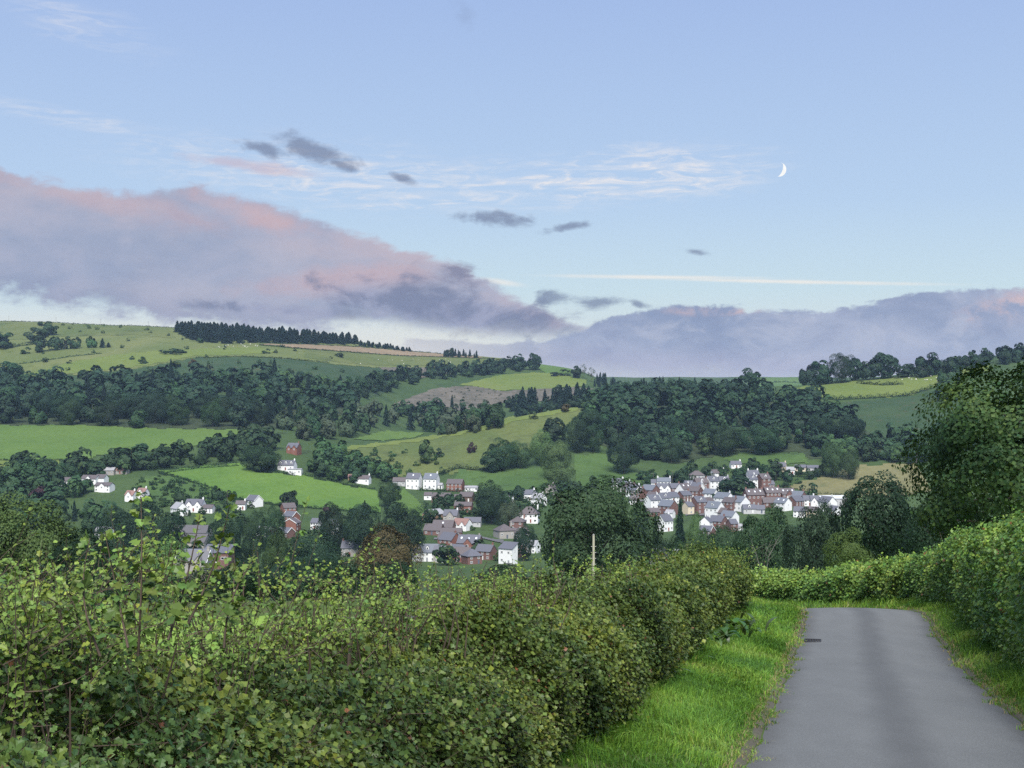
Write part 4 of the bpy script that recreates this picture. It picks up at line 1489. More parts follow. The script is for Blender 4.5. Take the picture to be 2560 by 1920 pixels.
def build_verge_grass():
    g = np.random.default_rng(77)
    pts = np.concatenate([np.linspace(0, 1, len(LANE))[:, None]], 1)
    arc = np.concatenate([[0], np.cumsum(np.linalg.norm(np.diff(LANE, axis=0), axis=1))])
    _bend = float(np.interp(35.5, LANE[:140, 1], arc[:140]))
    prof_l = ([-4.2, -3.5, -3.0, -2.6, -2.1, -1.7, -1.45, -1.30], [0.05, 0.22, 0.2, 0.14, 0.08, 0.03, 0.0, -0.03])
    prof_r = ([1.30, 1.42, 1.6, 1.9, 2.3, 2.8, 3.6, 4.4], [-0.03, 0.0, 0.04, 0.12, 0.22, 0.32, 0.36, 0.36])

    def patch(n, y0, y1, d0, d1, prof, hgt, wid, edge):
        if y0 >= 1000:
            s = g.uniform(y0 - 1000, y1 - 1000, n)
        else:
            s = g.uniform(np.interp(y0, LANE[:, 1][:140], arc[:140]), np.interp(y1, LANE[:, 1][:140], arc[:140]), n)
        k = np.clip(np.searchsorted(arc, s) - 1, 0, len(LANE) - 2)
        f = (s - arc[k]) / (arc[k + 1] - arc[k])
        P = LANE[k] + (LANE[k + 1] - LANE[k]) * f[:, None]
        d = d0 + (d1 - d0) * g.random(n)
        d = d + edge * 0.07 * (np.sin(s * 2.1) + np.sin(s * 5.3) + np.sin(s * 11.7)) * (1 - np.abs((d - d0) / (d1 - d0)))
        Q = P + LANE_N[k] * d[:, None]
        z = lane_z(P[:, 1]) + np.interp(d, *prof)
        B = np.stack([Q[:, 0], Q[:, 1], z - 0.01], 1)
        tuft = 0.75 + 0.35 * np.sin(Q[:, 0] * 3.1 + Q[:, 1] * 2.3) * np.sin(Q[:, 1] * 4.1) + 0.2 * np.sin(Q[:, 0] * 9 + Q[:, 1] * 7)
        near_edge = np.clip(np.abs(d - d0) / 0.3, 0.55, 1)
        h = hgt * g.uniform(0.5, 1.4, n) * np.clip(tuft, 0.35, 1.4) * near_edge
        lean = g.normal(0, 0.55, (n, 2))
        lean += 0.45 * np.stack([np.sin(Q[:, 1] * 2.7 + Q[:, 0]), np.cos(Q[:, 0] * 3.3)], 1)
        a = g.uniform(0, 2 * math.pi, n)
        W = np.stack([np.cos(a), np.sin(a), np.zeros(n)], 1) * (wid * g.uniform(0.6, 1.3, n))[:, None]
        m1 = B + np.stack([lean[:, 0] * h * 0.28, lean[:, 1] * h * 0.28, h * 0.62], 1)
        tp = B + np.stack([lean[:, 0] * h * 0.95, lean[:, 1] * h * 0.95, h * (1.0 - 0.18 * np.abs(lean).sum(1).clip(0, 2))], 1)
        V = np.stack([B - W, B + W, m1 + W * 0.7, m1 - W * 0.7, tp], 1).reshape(-1, 3)
        o = np.arange(n) * 5
        q = np.stack([o, o + 1, o + 2, o + 3], 1)
        t3 = np.stack([o + 3, o + 2, o + 4], 1)
        pal = np.array([(0.060, 0.135, 0.020), (0.100, 0.200, 0.026), (0.135, 0.245, 0.032), (0.175, 0.26, 0.045), (0.25, 0.23, 0.10)])
        qn = np.sin(Q[:, 0] * 1.9 + Q[:, 1] * 0.8) + np.sin(Q[:, 1] * 1.7) + g.normal(0, 0.7, n)
        c = pal[np.digitize(qn, [-1.1, 0.3, 1.3, 2.9])] * tints(n, 0.6, 1.35, 0.12)
        dry = (near_edge < 0.7) & (g.random(n) < 0.3)
        c[dry] = np.array([0.26, 0.21, 0.10])
        return V, q, t3, np.repeat(c, 5, 0)

    def make(label, sets):
        VV, QQ, TT, CC, o = [], [], [], [], 0
        for a in sets:
            V, q, t3, c = patch(*a)
            VV.append(V)
            QQ.append(q + o)
            TT.append(t3 + o)
            CC.append(c)
            o += len(V)
        me = mesh_np('grass', np.concatenate(VV), [np.concatenate(QQ), np.concatenate(TT)], [MAT_GRASS], np.concatenate(CC))
        tag(obj('grass', me), label, kind='stuff')

    make('bright green grass growing on the left verge',
         [(33000, 9.8, 17, -1.35, -3.7, prof_l, 0.125, 0.0042, 1), (24000, 17, 26, -1.35, -3.2, prof_l, 0.135, 0.0062, 1), (15000, 26, 37, -1.35, -3.4, prof_l, 0.145, 0.009, 1)])
    make('green grass growing on the right verge',
         [(16000, 13, 22, 1.35, 2.9, prof_r, 0.16, 0.0055, -1), (15000, 22, 38, 1.35, 3.2, prof_r, 0.17, 0.008, -1), (9000, 1000 + _bend, 1017 + _bend, 1.35, 3.3, prof_r, 0.2, 0.012, -1)])


build_left_hedge()
build_right_hedges()
build_verge_grass()

# ------------------------------------------------------------------ woods
def build_woods():
    wood('broad', [(-60, 965), (60, 968), (430, 958), (690, 955), (880, 990), (905, 1012), (780, 1040), (640, 1066), (590, 1076), (407, 1074), (203, 1065), (-60, 1068)], 135, 20, 1.02, DEEP,
         'dark broadleaf tree in the wood across the left slope', 'trees of the left slope wood',
         mix=[(0.10, 'con', SPRU, 'dark conifer in the wood across the left slope', 25, 0.42), (0.25, 'broad', DARK, 'mid-green broadleaf tree in the wood across the left slope', 19, 0.9)], seed=3, keep=34, rest='further trees of the dark wood across the left slope')
    wood('broad', [(430, 958), (690, 950), (860, 972), (900, 985), (700, 985), (430, 975)], 26, 13, 0.95, MIDG, 'rounded tree along the top edge of the left slope wood', 'trees on the top edge of the left wood', seed=31, keep=10, rest='further trees along the top edge of the left slope wood')
    wood('con', [(432, 826), (490, 854), (560, 860), (650, 858), (760, 860), (900, 862), (900, 858), (760, 846), (640, 838), (545, 830)], 170, 14.5, 1.0, SPRU, 'dark conifer in the plantation on the left skyline', 'hilltop plantation conifers', seed=4, vary=0.14)
    wood('con', [(880, 862), (900, 866), (1030, 882), (1030, 879), (900, 857)], 44, 6.5, 1.0, SPRU, 'small young conifer at the thin end of the hilltop plantation', 'young plantation conifers', seed=41)
    wood('con', [(1105, 890), (1190, 892), (1195, 896), (1105, 893)], 16, 10, 0.6, SPRU, 'conifer in the small skyline clump past the ploughed strip', 'small skyline clump', seed=42)
    wood('broad', [(800, 1042), (1000, 968), (1080, 952), (1180, 945), (1330, 925), (1300, 908), (1180, 928), (1080, 932), (990, 945), (860, 990)], 62, 16, 0.8, DEEP,
         'dark tree in the diagonal belt climbing to the skyline meadow', 'trees of the diagonal belt', seed=5, ymin=1100, keep=14, rest='further trees of the diagonal belt on the slope', mix=[(0.3, 'broad', DARK, 'mid-green tree in the diagonal belt climbing to the skyline meadow', 15, 0.85)])
    wood('broad', [(670, 1090), (720, 1058), (860, 1040), (1000, 1036), (1200, 1030), (1260, 1062), (1240, 1078), (1130, 1090), (1060, 1078), (960, 1072), (890, 1092), (760, 1108)], 88, 15, 0.85, GREY,
         'grey-green tree in the wood filling the fold behind the low spur', 'trees of the fold wood', seed=6, ymin=1040, keep=18, rest='further trees of the wood in the fold behind the spur',
         mix=[(0.4, 'broad', DARK, 'dark green tree in the wood filling the fold behind the low spur', 17, 0.8), (0.12, 'con', SPRU, 'conifer in the wood filling the fold behind the low spur', 20, 0.4)])
    wood('con', [(1262, 1015), (1330, 1005), (1470, 1000), (1500, 1025), (1440, 1030), (1290, 1050)], 52, 20, 0.62, SPRU, 'tall dark spruce behind the crest of the low spur', 'spruces behind the spur', seed=7, ymin=1250, vary=0.35, mix=[(0.3, 'broad', DEEP, 'dark rounded tree among the spruces behind the spur', 15, 0.9)])
    wood('broad', [(1470, 1030), (1530, 1006), (1600, 992), (1760, 1006), (1860, 990), (1935, 1000), (2060, 1014), (2120, 1064), (2140, 1104), (2030, 1132), (1830, 1130), (1700, 1162), (1600, 1150), (1520, 1118), (1470, 1085)], 130, 18, 1.06, DEEP,
         'dark broadleaf tree in the wood on the right hillside', 'trees of the right hillside wood', seed=8, keep=36, rest='further trees of the wood on the right hillside',
         mix=[(0.42, 'broad', DARK, 'mid-green broadleaf tree in the wood on the right hillside', 16, 0.95), (0.07, 'broad', MIDG, 'paler green tree in the wood on the right hillside', 15, 0.9)])
    wood('con', [(1475, 965), (1600, 982), (1760, 982), (1760, 976), (1600, 972), (1500, 952)], 34, 13, 0.45, SPRU, 'small conifer on the low saddle of the skyline', 'saddle conifers', seed=9, ymin=1200)
    wood('broad', [(1560, 992), (1700, 990), (1850, 984), (1850, 978), (1600, 980)], 24, 12, 0.9, DEEP, 'rounded tree on the low saddle of the skyline', 'saddle broadleaf trees', seed=10, ymin=1150, keep=10, rest='further rounded trees on the low saddle')
    wood('broad', [(2030, 1140), (2120, 1120), (2250, 1104), (2400, 1080), (2450, 1130), (2300, 1160), (2150, 1158), (2070, 1160)], 40, 14, 0.95, DARK, 'tree in the belt above the straw-coloured meadow', 'trees above the dry meadow', seed=11, keep=8, rest='further trees above the straw-coloured meadow',
         mix=[(0.35, 'broad', MIDG, 'paler tree in the belt above the straw-coloured meadow', 13, 0.95)])
    wood('broad', [(2290, 948), (2400, 918), (2480, 905), (2620, 884), (2620, 896), (2480, 916), (2400, 926)], 34, 15, 0.9, DEEP, 'dark tree in the belt on the right skyline', 'right skyline belt', seed=12, ymin=1100, keep=10, rest='further trees of the belt on the right skyline')
    wood('bush', [(850, 1178), (860, 1140), (960, 1124), (1080, 1140), (1150, 1180), (1050, 1192)], 20, 3.6, 1.3, OLIV, 'scrub bush dotted over the face of the low spur', 'scrub on the spur', seed=13, mix=[(0.5, 'bush', MIDG, 'green scrub bush dotted over the face of the low spur', 4.6, 1.2)])
    wood('broad', [(776, 1200), (790, 1150), (805, 1112), (860, 1150), (1000, 1195), (960, 1212), (860, 1205)], 34, 11, 1.0, DARK, 'tree in the belt beside the white cottage with dormers', 'trees beside the dormer cottage', seed=14, keep=8, rest='further trees beside the dormer cottage',
         mix=[(0.4, 'broad', MIDG, 'paler tree in the belt beside the white cottage with dormers', 10, 1.0)])
    wood('broad', [(-60, 1190), (150, 1178), (300, 1158), (470, 1140), (600, 1100), (670, 1090), (680, 1125), (620, 1155), (480, 1160), (330, 1185), (180, 1205), (-60, 1215)], 66, 13, 0.95, DARK,
         'dark tree in the belt below the broad left meadow', 'trees below the left meadow', seed=15, keep=12, rest='further trees of the belt below the left meadow', mix=[(0.35, 'broad', MIDG, 'lighter green tree in the belt below the broad left meadow', 12, 1.0)])
    wood('broad', [(-50, 1275), (-50, 1222), (80, 1215), (240, 1225), (110, 1275), (280, 1300), (300, 1335), (-50, 1335)], 46, 13, 1.0, DARK, 'dark tree among the gardens at the far left', 'trees among the left gardens', seed=16, keep=8, rest='further trees among the far left gardens',
         mix=[(0.3, 'broad', MIDG, 'lighter tree among the gardens at the far left', 11, 1.0), (0.12, 'con', SPRU, 'conifer among the gardens at the far left', 15, 0.4), (0.1, 'broad', PURP, 'purple-leaved tree among the gardens at the far left', 9, 1.0)])
    wood('bush', [(350, 1205), (400, 1192), (470, 1215), (590, 1250), (640, 1268), (600, 1282), (470, 1290), (380, 1262), (330, 1240)], 52, 4.5, 1.25, DARK, 'garden bush on the slope behind the white bungalows', 'garden bushes behind the bungalows', seed=17,
         mix=[(0.4, 'bush', MIDG, 'light green garden bush on the slope behind the white bungalows', 4.0, 1.3), (0.15, 'broad', DARK, 'small garden tree on the slope behind the white bungalows', 8, 0.9)])
    wood('broad', [(600, 1290), (900, 1285), (1070, 1300), (1330, 1300), (1340, 1400), (1060, 1425), (700, 1425), (380, 1420), (330, 1330), (450, 1300)], 64, 9, 0.95, DARK, 'small dark tree in the village gardens', 'village garden trees', seed=18, keep=8, rest='further small trees of the village gardens',
         mix=[(0.45, 'bush', MIDG, 'garden bush among the village roofs', 4, 1.3), (0.2, 'broad', MIDG, 'small light green tree in the village gardens', 8, 0.95), (0.06, 'broad', PURP, 'small purple-leaved tree in the village gardens', 7, 0.95)])
    wood('bush', [(1090, 1255), (1180, 1262), (1340, 1240), (1420, 1215), (1540, 1195), (1440, 1240), (1340, 1290), (1100, 1300)], 44, 5, 1.2, DARK, 'bush in the gardens above the village', 'bushes above the village', seed=19,
         mix=[(0.3, 'broad', DARK, 'small tree in the gardens above the village', 8, 0.95)])
    wood('bush', [(1600, 1200), (1780, 1178), (1960, 1176), (2060, 1190), (1970, 1222), (1900, 1212), (1780, 1200), (1700, 1212), (1610, 1216)], 46, 5, 1.25, DARK, 'bush along the upper edge of the housing estate', 'bushes above the estate', seed=20,
         mix=[(0.35, 'broad', DARK, 'small tree along the upper edge of the housing estate', 9, 0.95), (0.2, 'bush', MIDG, 'light bush along the upper edge of the housing estate', 4, 1.3)])
    wood('bush', [(1560, 1330), (1560, 1235), (1700, 1225), (1900, 1220), (2090, 1270), (2080, 1350)], 36, 3.2, 1.2, MIDG, 'small garden bush between the estate houses', 'estate garden bushes', seed=24, mix=[(0.2, 'broad', DARK, 'small garden tree between the estate houses', 5, 0.9)])
    wood('bush', [(100, 850), (450, 835), (800, 880), (850, 900), (600, 885), (300, 920), (100, 930)], 22, 4.0, 1.3, DARK, 'lone thorn bush on the long left hillside', 'thorn bushes on the left hill', seed=25)
    wood('bush', [(100, 808), (280, 812), (420, 830), (350, 840), (150, 838)], 14, 4.0, 1.4, OLIV, 'low gorse bush near the left hill crest', 'gorse near the crest', seed=26)
    wood('bush', [(120, 948), (400, 925), (620, 905), (850, 925), (900, 960), (600, 945), (300, 960)], 24, 4.5, 1.2, MIDG, 'bush standing on the dark bracken slope', 'bushes on the bracken slope', seed=27)
    wood('bush', [(1010, 1020), (1090, 980), (1180, 972), (1260, 985), (1220, 1015)], 40, 2.0, 1.5, GREY, 'heap of brash on the felled slope', 'brash heaps', seed=28, ymin=1250, name='brash_heap')


def build_named_trees():
    t = T
    # hill crest and left hilltop
    t('broad', 68, 122, 820, 856, DARK, 'largest rounded tree of the clump on the left hilltop')
    t('broad', 96, 144, 804, 838, DARK, 'upper rounded tree of the clump on the left hilltop')
    t('broad', -30, 28, 830, 872, DARK, 'dark tree at the left margin of the hilltop')
    t('broad', 86, 122, 846, 881, DARK, 'spreading tree at the left end of the hilltop row')
    t('broad', 122, 152, 842, 876, DARK, 'second tree of the hilltop row')
    t('broad', 150, 178, 841, 874, DARK, 'third tree of the hilltop row')
    t('broad', 175, 203, 843, 872, DARK, 'last tree at the right end of the hilltop row')
    t('broad', 216, 242, 841, 870, MIDG, 'pale lone tree right of the hilltop row')
    t('con', 246, 266, 846, 870, SPRU, 'taller dark conifer of the pair right of the hilltop row')
    t('con', 262, 280, 856, 869, SPRU, 'shorter dark conifer of the pair right of the hilltop row')
    t('bush', 52, 76, 868, 885, DARK, 'dark round bush left of the hilltop row')
    t('bush', 106, 122, 894, 906, DARK, 'small dark thorn bush below the hilltop row')
    t('bush', 346, 370, 892, 910, DARK, 'dark bush on the lip of the bracken slope')
    t('broad', 492, 508, 844, 858, DARK, 'small round tree standing in front of the plantation')
    t('bush', 402, 466, 871, 884, DARK, 'low dark thicket in the middle of the hill pasture')
    t('broad', 470, 492, 898, 918, RUST, 'reddish-brown bush on the bracken slope')
    t('broad', 505, 536, 912, 946, GREY, 'grey-leaved tree on the bracken slope')
    t('broad', 430, 452, 902, 918, OLIV, 'olive bush beside the reddish-brown bush')
    t('broad', 715, 735, 921, 942, DEEP, 'lone dark round tree on the bracken slope')
    t('broad', 0, 58, 905, 952, DARK, 'rounded tree above the left end of the wood', ymin=1000)
    t('bush', 655, 675, 872, 884, DARK, 'bush on the pasture below the ploughed strip')
    t('bush', 838, 862, 882, 894, DARK, 'thorn bush at the left of the sheep pasture')
    t('broad', 1112, 1136, 870, 892, DEEP, 'round dark tree on the skyline past the ploughed strip', ymin=1500)
    t('broad', 1320, 1355, 884, 925, DEEP, 'big round tree where the belt meets the skyline', ymin=1400)
    t('broad', 1424, 1454, 915, 946, DEEP, 'round tree at the right end of the skyline meadow', ymin=1400)
    t('bush', 1378, 1424, 924, 940, DARK, 'low hedge bush right of the skyline meadow', ymin=1400)
    t('thin', 1450, 1466, 910, 946, GREY, 'tall sparse tree on the skyline left of the saddle', ymin=1400)
    t('thin', 1468, 1488, 918, 955, GREY, 'second sparse tree on the skyline left of the saddle', ymin=1400)
    t('broad', 1848, 1900, 921, 975, DEEP, 'tall full tree alone on the saddle skyline', ymin=1000)
    # right skyline copse
    for a, b, c, d, lab in ((1996, 2050, 905, 962, 'left end tree of the dark skyline copse'), (2030, 2084, 902, 962, 'second tree of the dark skyline copse'), (2074, 2136, 884, 958, 'tall domed tree of the skyline copse with light showing through'),
                            (2118, 2166, 896, 952, 'fourth tree of the dark skyline copse'), (2150, 2200, 893, 950, 'fifth tree of the dark skyline copse'), (2180, 2248, 884, 946, 'tall airy tree at the right end of the skyline copse'),
                            (2240, 2290, 910, 944, 'lower dark tree right of the skyline copse'), (2290, 2350, 882, 940, 'domed tree right of the skyline copse gap')):
        t('broad', a, b, c, d, DEEP, lab, ymin=1000)
    t('broad', 2346, 2402, 914, 962, DARK, 'grey-green tree at the right edge of the hill meadow', ymin=1000)
    t('broad', 2336, 2392, 948, 1002, MIDG, 'paler tree below the right edge of the hill meadow', ymin=1000)
    # spur and slopes
    t('broad', 1400, 1424, 1010, 1030, RUST, 'small russet tree on the crest of the spur')
    t('bush', 1325, 1345, 1032, 1048, OLIV, 'small thorn on the crest of the spur')
    t('broad', 1170, 1222, 1022, 1070, MIDG, 'paler full tree in front of the fold wood', ymin=1180)
    t('broad', 1450, 1482, 1000, 1028, MIDG, 'light green tree where the spur meets the right wood', ymin=1100)
    t('broad', 1045, 1090, 1100, 1158, MIDG, 'light tree on the face of the spur')
    t('bush', 1084, 1110, 1120, 1142, DARK, 'dark bush beside the light tree on the spur')
    t('bush', 1166, 1192, 1106, 1132, PURP, 'dark purplish bush on the face of the spur')
    t('broad', 1355, 1412, 1045, 1105, DEEP, 'dark tree at the left corner of the right wood')
    t('broad', 1410, 1475, 1046, 1130, DEEP, 'tall dark tree at the left front of the right wood')
    t('broad', 1460, 1510, 1060, 1132, DARK, 'second tall tree at the left front of the right wood')
    t('broad', 1520, 1600, 1090, 1185, DEEP, 'big dark round tree standing out of the right wood')
    t('broad', 1222, 1290, 1096, 1176, DARK, 'dark tree at the left of the poplar clump')
    t('broad', 1270, 1330, 1104, 1172, MIDG, 'middle tree at the left of the poplar clump')
    t('broad', 1200, 1260, 1130, 1180, DEEP, 'low dark tree below the poplar clump')
    t('broad', 1322, 1382, 1076, 1165, LITE, 'upper pale tree of the poplar clump')
    t('broad', 1352, 1424, 1102, 1200, LITE, 'tall pale tree in the centre of the poplar clump')
    t('broad', 1356, 1436, 1150, 1226, LITE, 'lowest pale tree of the poplar clump')
    t('broad', 1780, 1850, 1064, 1140, DARK, 'rounded tree in front of the right wood clearing')
    t('broad', 1860, 1950, 1062, 1136, DARK, 'wide rounded tree beside the right wood clearing')
    t('broad', 2056, 2110, 1108, 1196, MIDG, 'left one of the two pale round trees by the dry meadow')
    t('broad', 2096, 2146, 1124, 1200, MIDG, 'right one of the two pale round trees by the dry meadow')
    t('broad', 2030, 2090, 1004, 1060, MIDG, 'broad domed tree at the top of the right wood')
    # village
    t('broad', 610, 700, 1115, 1178, DARK, 'dark round tree at the top corner of the bright meadow')
    t('broad', 628, 688, 1130, 1180, DARK, 'second dark tree at the top corner of the bright meadow')
    t('broad', 285, 375, 1110, 1172, DARK, 'big dark tree in the belt under the left meadow')
    t('broad', 24, 78, 1128, 1180, DARK, 'round tree over the thin pale strip meadow')
    t('broad', 947, 1003, 1204, 1268, DARK, 'full tree at the right end of the bright meadow')
    t('broad', 697, 742, 1228, 1276, DEEP, 'dark purple-green round tree at the foot of the bright meadow')
    t('con', 903, 921, 1250, 1290, DEEP, 'slim dark cypress at the foot of the bright meadow')
    t('broad', 1189, 1268, 1204, 1310, DEEP, 'large dark tree right of the brown bungalows')
    t('broad', 1246, 1300, 1250, 1318, GREY, 'grey-green willow right of the brown bungalows')
    t('broad', 1284, 1316, 1214, 1250, DEEP, 'round dark tree left of the white gabled cottages')
    t('broad', 300, 460, 1248, 1385, DEEP, 'very large dark tree in the left of the village', Y=640)
    t('broad', 235, 330, 1300, 1400, DEEP, 'dark tree beside the very large village tree', Y=560)
    t('broad', 517, 606, 1268, 1380, DEEP, 'dark tree with visible trunk right of the school roofs', Y=620)
    t('broad', 600, 660, 1280, 1370, DARK, 'tree left of the red brick gable', Y=640)
    t('broad', 648, 714, 1268, 1348, DARK, 'tall tree left of the red brick gable', Y=660)
    t('broad', 655, 722, 1330, 1420, MIDG, 'green tree in front of the red brick gable', Y=480)
    t('broad', 720, 860, 1322, 1415, DEEP, 'wide dark tree in the village centre', Y=470)
    t('broad', 798, 872, 1258, 1345, DEEP, 'dark tree at the foot of the bright meadow', Y=720)
    t('broad', 866, 955, 1264, 1350, DEEP, 'broad dark tree at the foot of the bright meadow', Y=710)
    t('broad', 955, 1072, 1262, 1365, DEEP, 'largest dark tree left of the brown roofs', Y=690)
    t('broad', 890, 1044, 1318, 1410, RUST, 'dull russet-brown tree in the middle of the village', Y=360)
    t('broad', 1280, 1335, 1310, 1365, DEEP, 'dark tree beside the white tall house', Y=690)
    t('broad', 1336, 1618, 1196, 1470, DARK, 'huge spreading green tree in the middle of the valley', Y=215)
    t('broad', 1585, 1622, 1255, 1310, DEEP, 'dark tree at the left edge of the housing estate', Y=720)
    t('con', 1610, 1668, 1292, 1400, SPRU, 'dark conifer with bare trunk below the estate', Y=470)
    t('con', 1672, 1728, 1250, 1400, SPRU, 'tallest dark fir in front of the estate', Y=470)
    t('broad', 1706, 1762, 1286, 1392, LITE, 'pale willow beside the tallest fir', Y=480)
    t('broad', 1600, 1700, 1335, 1440, DEEP, 'dark tree below the firs', Y=330)
    t('broad', 1660, 1740, 1345, 1440, DARK, 'second dark tree below the firs', Y=320)
    t('broad', 1745, 1855, 1318, 1440, DARK, 'round green tree below the estate', Y=300)
    t('broad', 1793, 1882, 1188, 1246, DEEP, 'round dark tree in the middle of the estate')
    t('bush', 2002, 2042, 1208, 1246, DARK, 'round bush at the corner of the dry meadow')
    t('broad', 1836, 1975, 1268, 1440, DARK, 'green tree with pale bare branches below the estate', Y=190)
    t('broad', 1960, 2100, 1258, 1440, DEEP, 'dark tree left of the big dark tree by the lane', Y=170)
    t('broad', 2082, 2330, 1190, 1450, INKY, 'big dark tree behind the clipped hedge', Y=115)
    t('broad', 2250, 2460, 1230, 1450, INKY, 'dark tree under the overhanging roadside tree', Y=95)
    t('broad', 2062, 2180, 1322, 1425, OLIV, 'small brownish tree just behind the clipped hedge', Y=85)
    t('broad', 1700, 1860, 1370, 1460, DARK, 'low dark tree behind the end of the hawthorn hedge', Y=120)
    # dark trees below the near meadow
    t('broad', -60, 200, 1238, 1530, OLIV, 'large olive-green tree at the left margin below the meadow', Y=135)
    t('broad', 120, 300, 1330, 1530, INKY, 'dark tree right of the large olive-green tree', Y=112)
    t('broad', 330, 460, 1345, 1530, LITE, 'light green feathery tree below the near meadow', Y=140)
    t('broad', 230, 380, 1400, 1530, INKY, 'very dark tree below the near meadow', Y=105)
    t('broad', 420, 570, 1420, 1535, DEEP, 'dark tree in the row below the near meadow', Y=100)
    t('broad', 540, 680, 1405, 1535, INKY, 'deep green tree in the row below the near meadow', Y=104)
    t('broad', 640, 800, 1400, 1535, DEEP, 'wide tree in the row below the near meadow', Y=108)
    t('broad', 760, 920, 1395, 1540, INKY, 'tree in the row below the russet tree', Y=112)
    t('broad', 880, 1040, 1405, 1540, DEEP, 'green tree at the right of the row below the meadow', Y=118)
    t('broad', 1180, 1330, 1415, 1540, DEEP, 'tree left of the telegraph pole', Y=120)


def overhanging_tree():
    """the big tree at the right margin, leaning over the hedge"""
    P = at(2662, 44.0)
    root = empty('roadside_tree', P)
    tag(root, 'large bushy tree overhanging the right hedge at the picture margin', 'tree')
    g = np.random.default_rng(90)
    # boughs
    H = 9.0
    cz = -(1085 - HZ) / F * 44.0 - P[2]
    Q, d, L, Rr = crown_points(54000, 91, 85, 0.0, rs=0.66, gap=0.78)
    Q = (Q - np.array([0, 0, 0.5])) * 2
    C = Q * np.array([4.7, 4.6, 3.35]) + np.array([0.15, 0, cz + 0.1])
    # leaves gather along leafy sprays
    C = C + d * g.normal(0, 0.10, (len(C), 1)) + 0.14 * np.sin(C[:, [1, 2, 0]] * 3.1)
    # crown climbs to the right
    C[:, 2] += 0.22 * (C[:, 0])
    N = unit(0.8 * d + 0.6 * unit(Q) + g.normal(0, 0.38, d.shape) + np.array([0, 0, 0.2]))
    pal = np.array([(0.018, 0.043, 0.015), (0.026, 0.058, 0.018), (0.038, 0.076, 0.022), (0.058, 0.098, 0.027)])
    q = np.sin(C[:, 0] * 1.4 + C[:, 2]) + np.sin(C[:, 2] * 2.1 + 1) + g.normal(0, 0.5, len(C))
    cols = pal[np.digitize(q, [-0.9, 0.2, 1.4])] * tints(len(C))
    V, Fs, c = leaves_mesh(C, N, 0.115 * g.uniform(0.6, 1.4, len(C)), 'quad', cols)
    obj('crown', mesh_np('crown', V, Fs, [MAT_LEAF], c), root)
    parts = [tube([(0, 0, -0.5), (0.1, 0, 1.5), (0.2, 0.1, 3.5), (0.4, 0.1, cz + 1.5)], [0.32, 0.26, 0.2, 0.06], 9)]
    for k in range(16):
        a = g.uniform(0, 6.28)
        zb = g.uniform(1.5, cz + 0.5)
        e = np.array([math.cos(a) * g.uniform(2, 4.2), math.sin(a) * g.uniform(2, 4.0), zb + g.uniform(0.2, 2.2)])
        m = np.array([e[0] * 0.45, e[1] * 0.45, (zb + e[2]) / 2 + 0.3])
        parts.append(tube([(0.15, 0, zb), m, e], [0.10, 0.06, 0.015], 6))
    tv, tf = join(parts)
    obj('trunk', mesh_np('trunk', tv, tf, [MAT_BARK], smooth=True), root)


def bare_branches():
    P = at(1900, 186.0)
    root = empty('dead_tree', P)
    tag(root, 'pale dead branches sticking out of the green tree below the estate', 'tree')
    g = np.random.default_rng(4)
    m = plain('dead_wood', (0.2, 0.185, 0.16), 0.9, fine=8)
    for k in range(5):
        zt = -(g.uniform(1280, 1400) - HZ) / F * 186.0 - P[2]
        x = g.uniform(-3.2, 2.6)
        base = np.array([x * 0.3, -2.8, max(zt - g.uniform(2.5, 4.5), 0.5)])
        tip = np.array([x, -3.4 + g.normal(0, 0.4), zt])
        mid = (base + tip) / 2 + g.normal(0, 0.25, 3)
        v, f = tube([base, mid, tip], [0.045, 0.03, 0.01], 5)
        b = obj('branch', mesh_np('branch', v, f, [m], smooth=True), root)
        for j in range(3):
            s = base + (tip - base) * g.uniform(0.35, 0.85)
            e = s + np.array([g.normal(0, 0.8), g.normal(0, 0.2), g.uniform(0.2, 1.1)])
            v, f = tube([s, e], [0.02, 0.006], 4)
            obj('twig', mesh_np('twig', v, f, [m]), b)
    v, f = tube([(0, 0, -0.5), (0.1, -1.0, 3), (0.2, -2.6, 6)], [0.3, 0.22, 0.08], 7)
    obj('trunk', mesh_np('trunk', v, f, [MAT_BARK]), root)


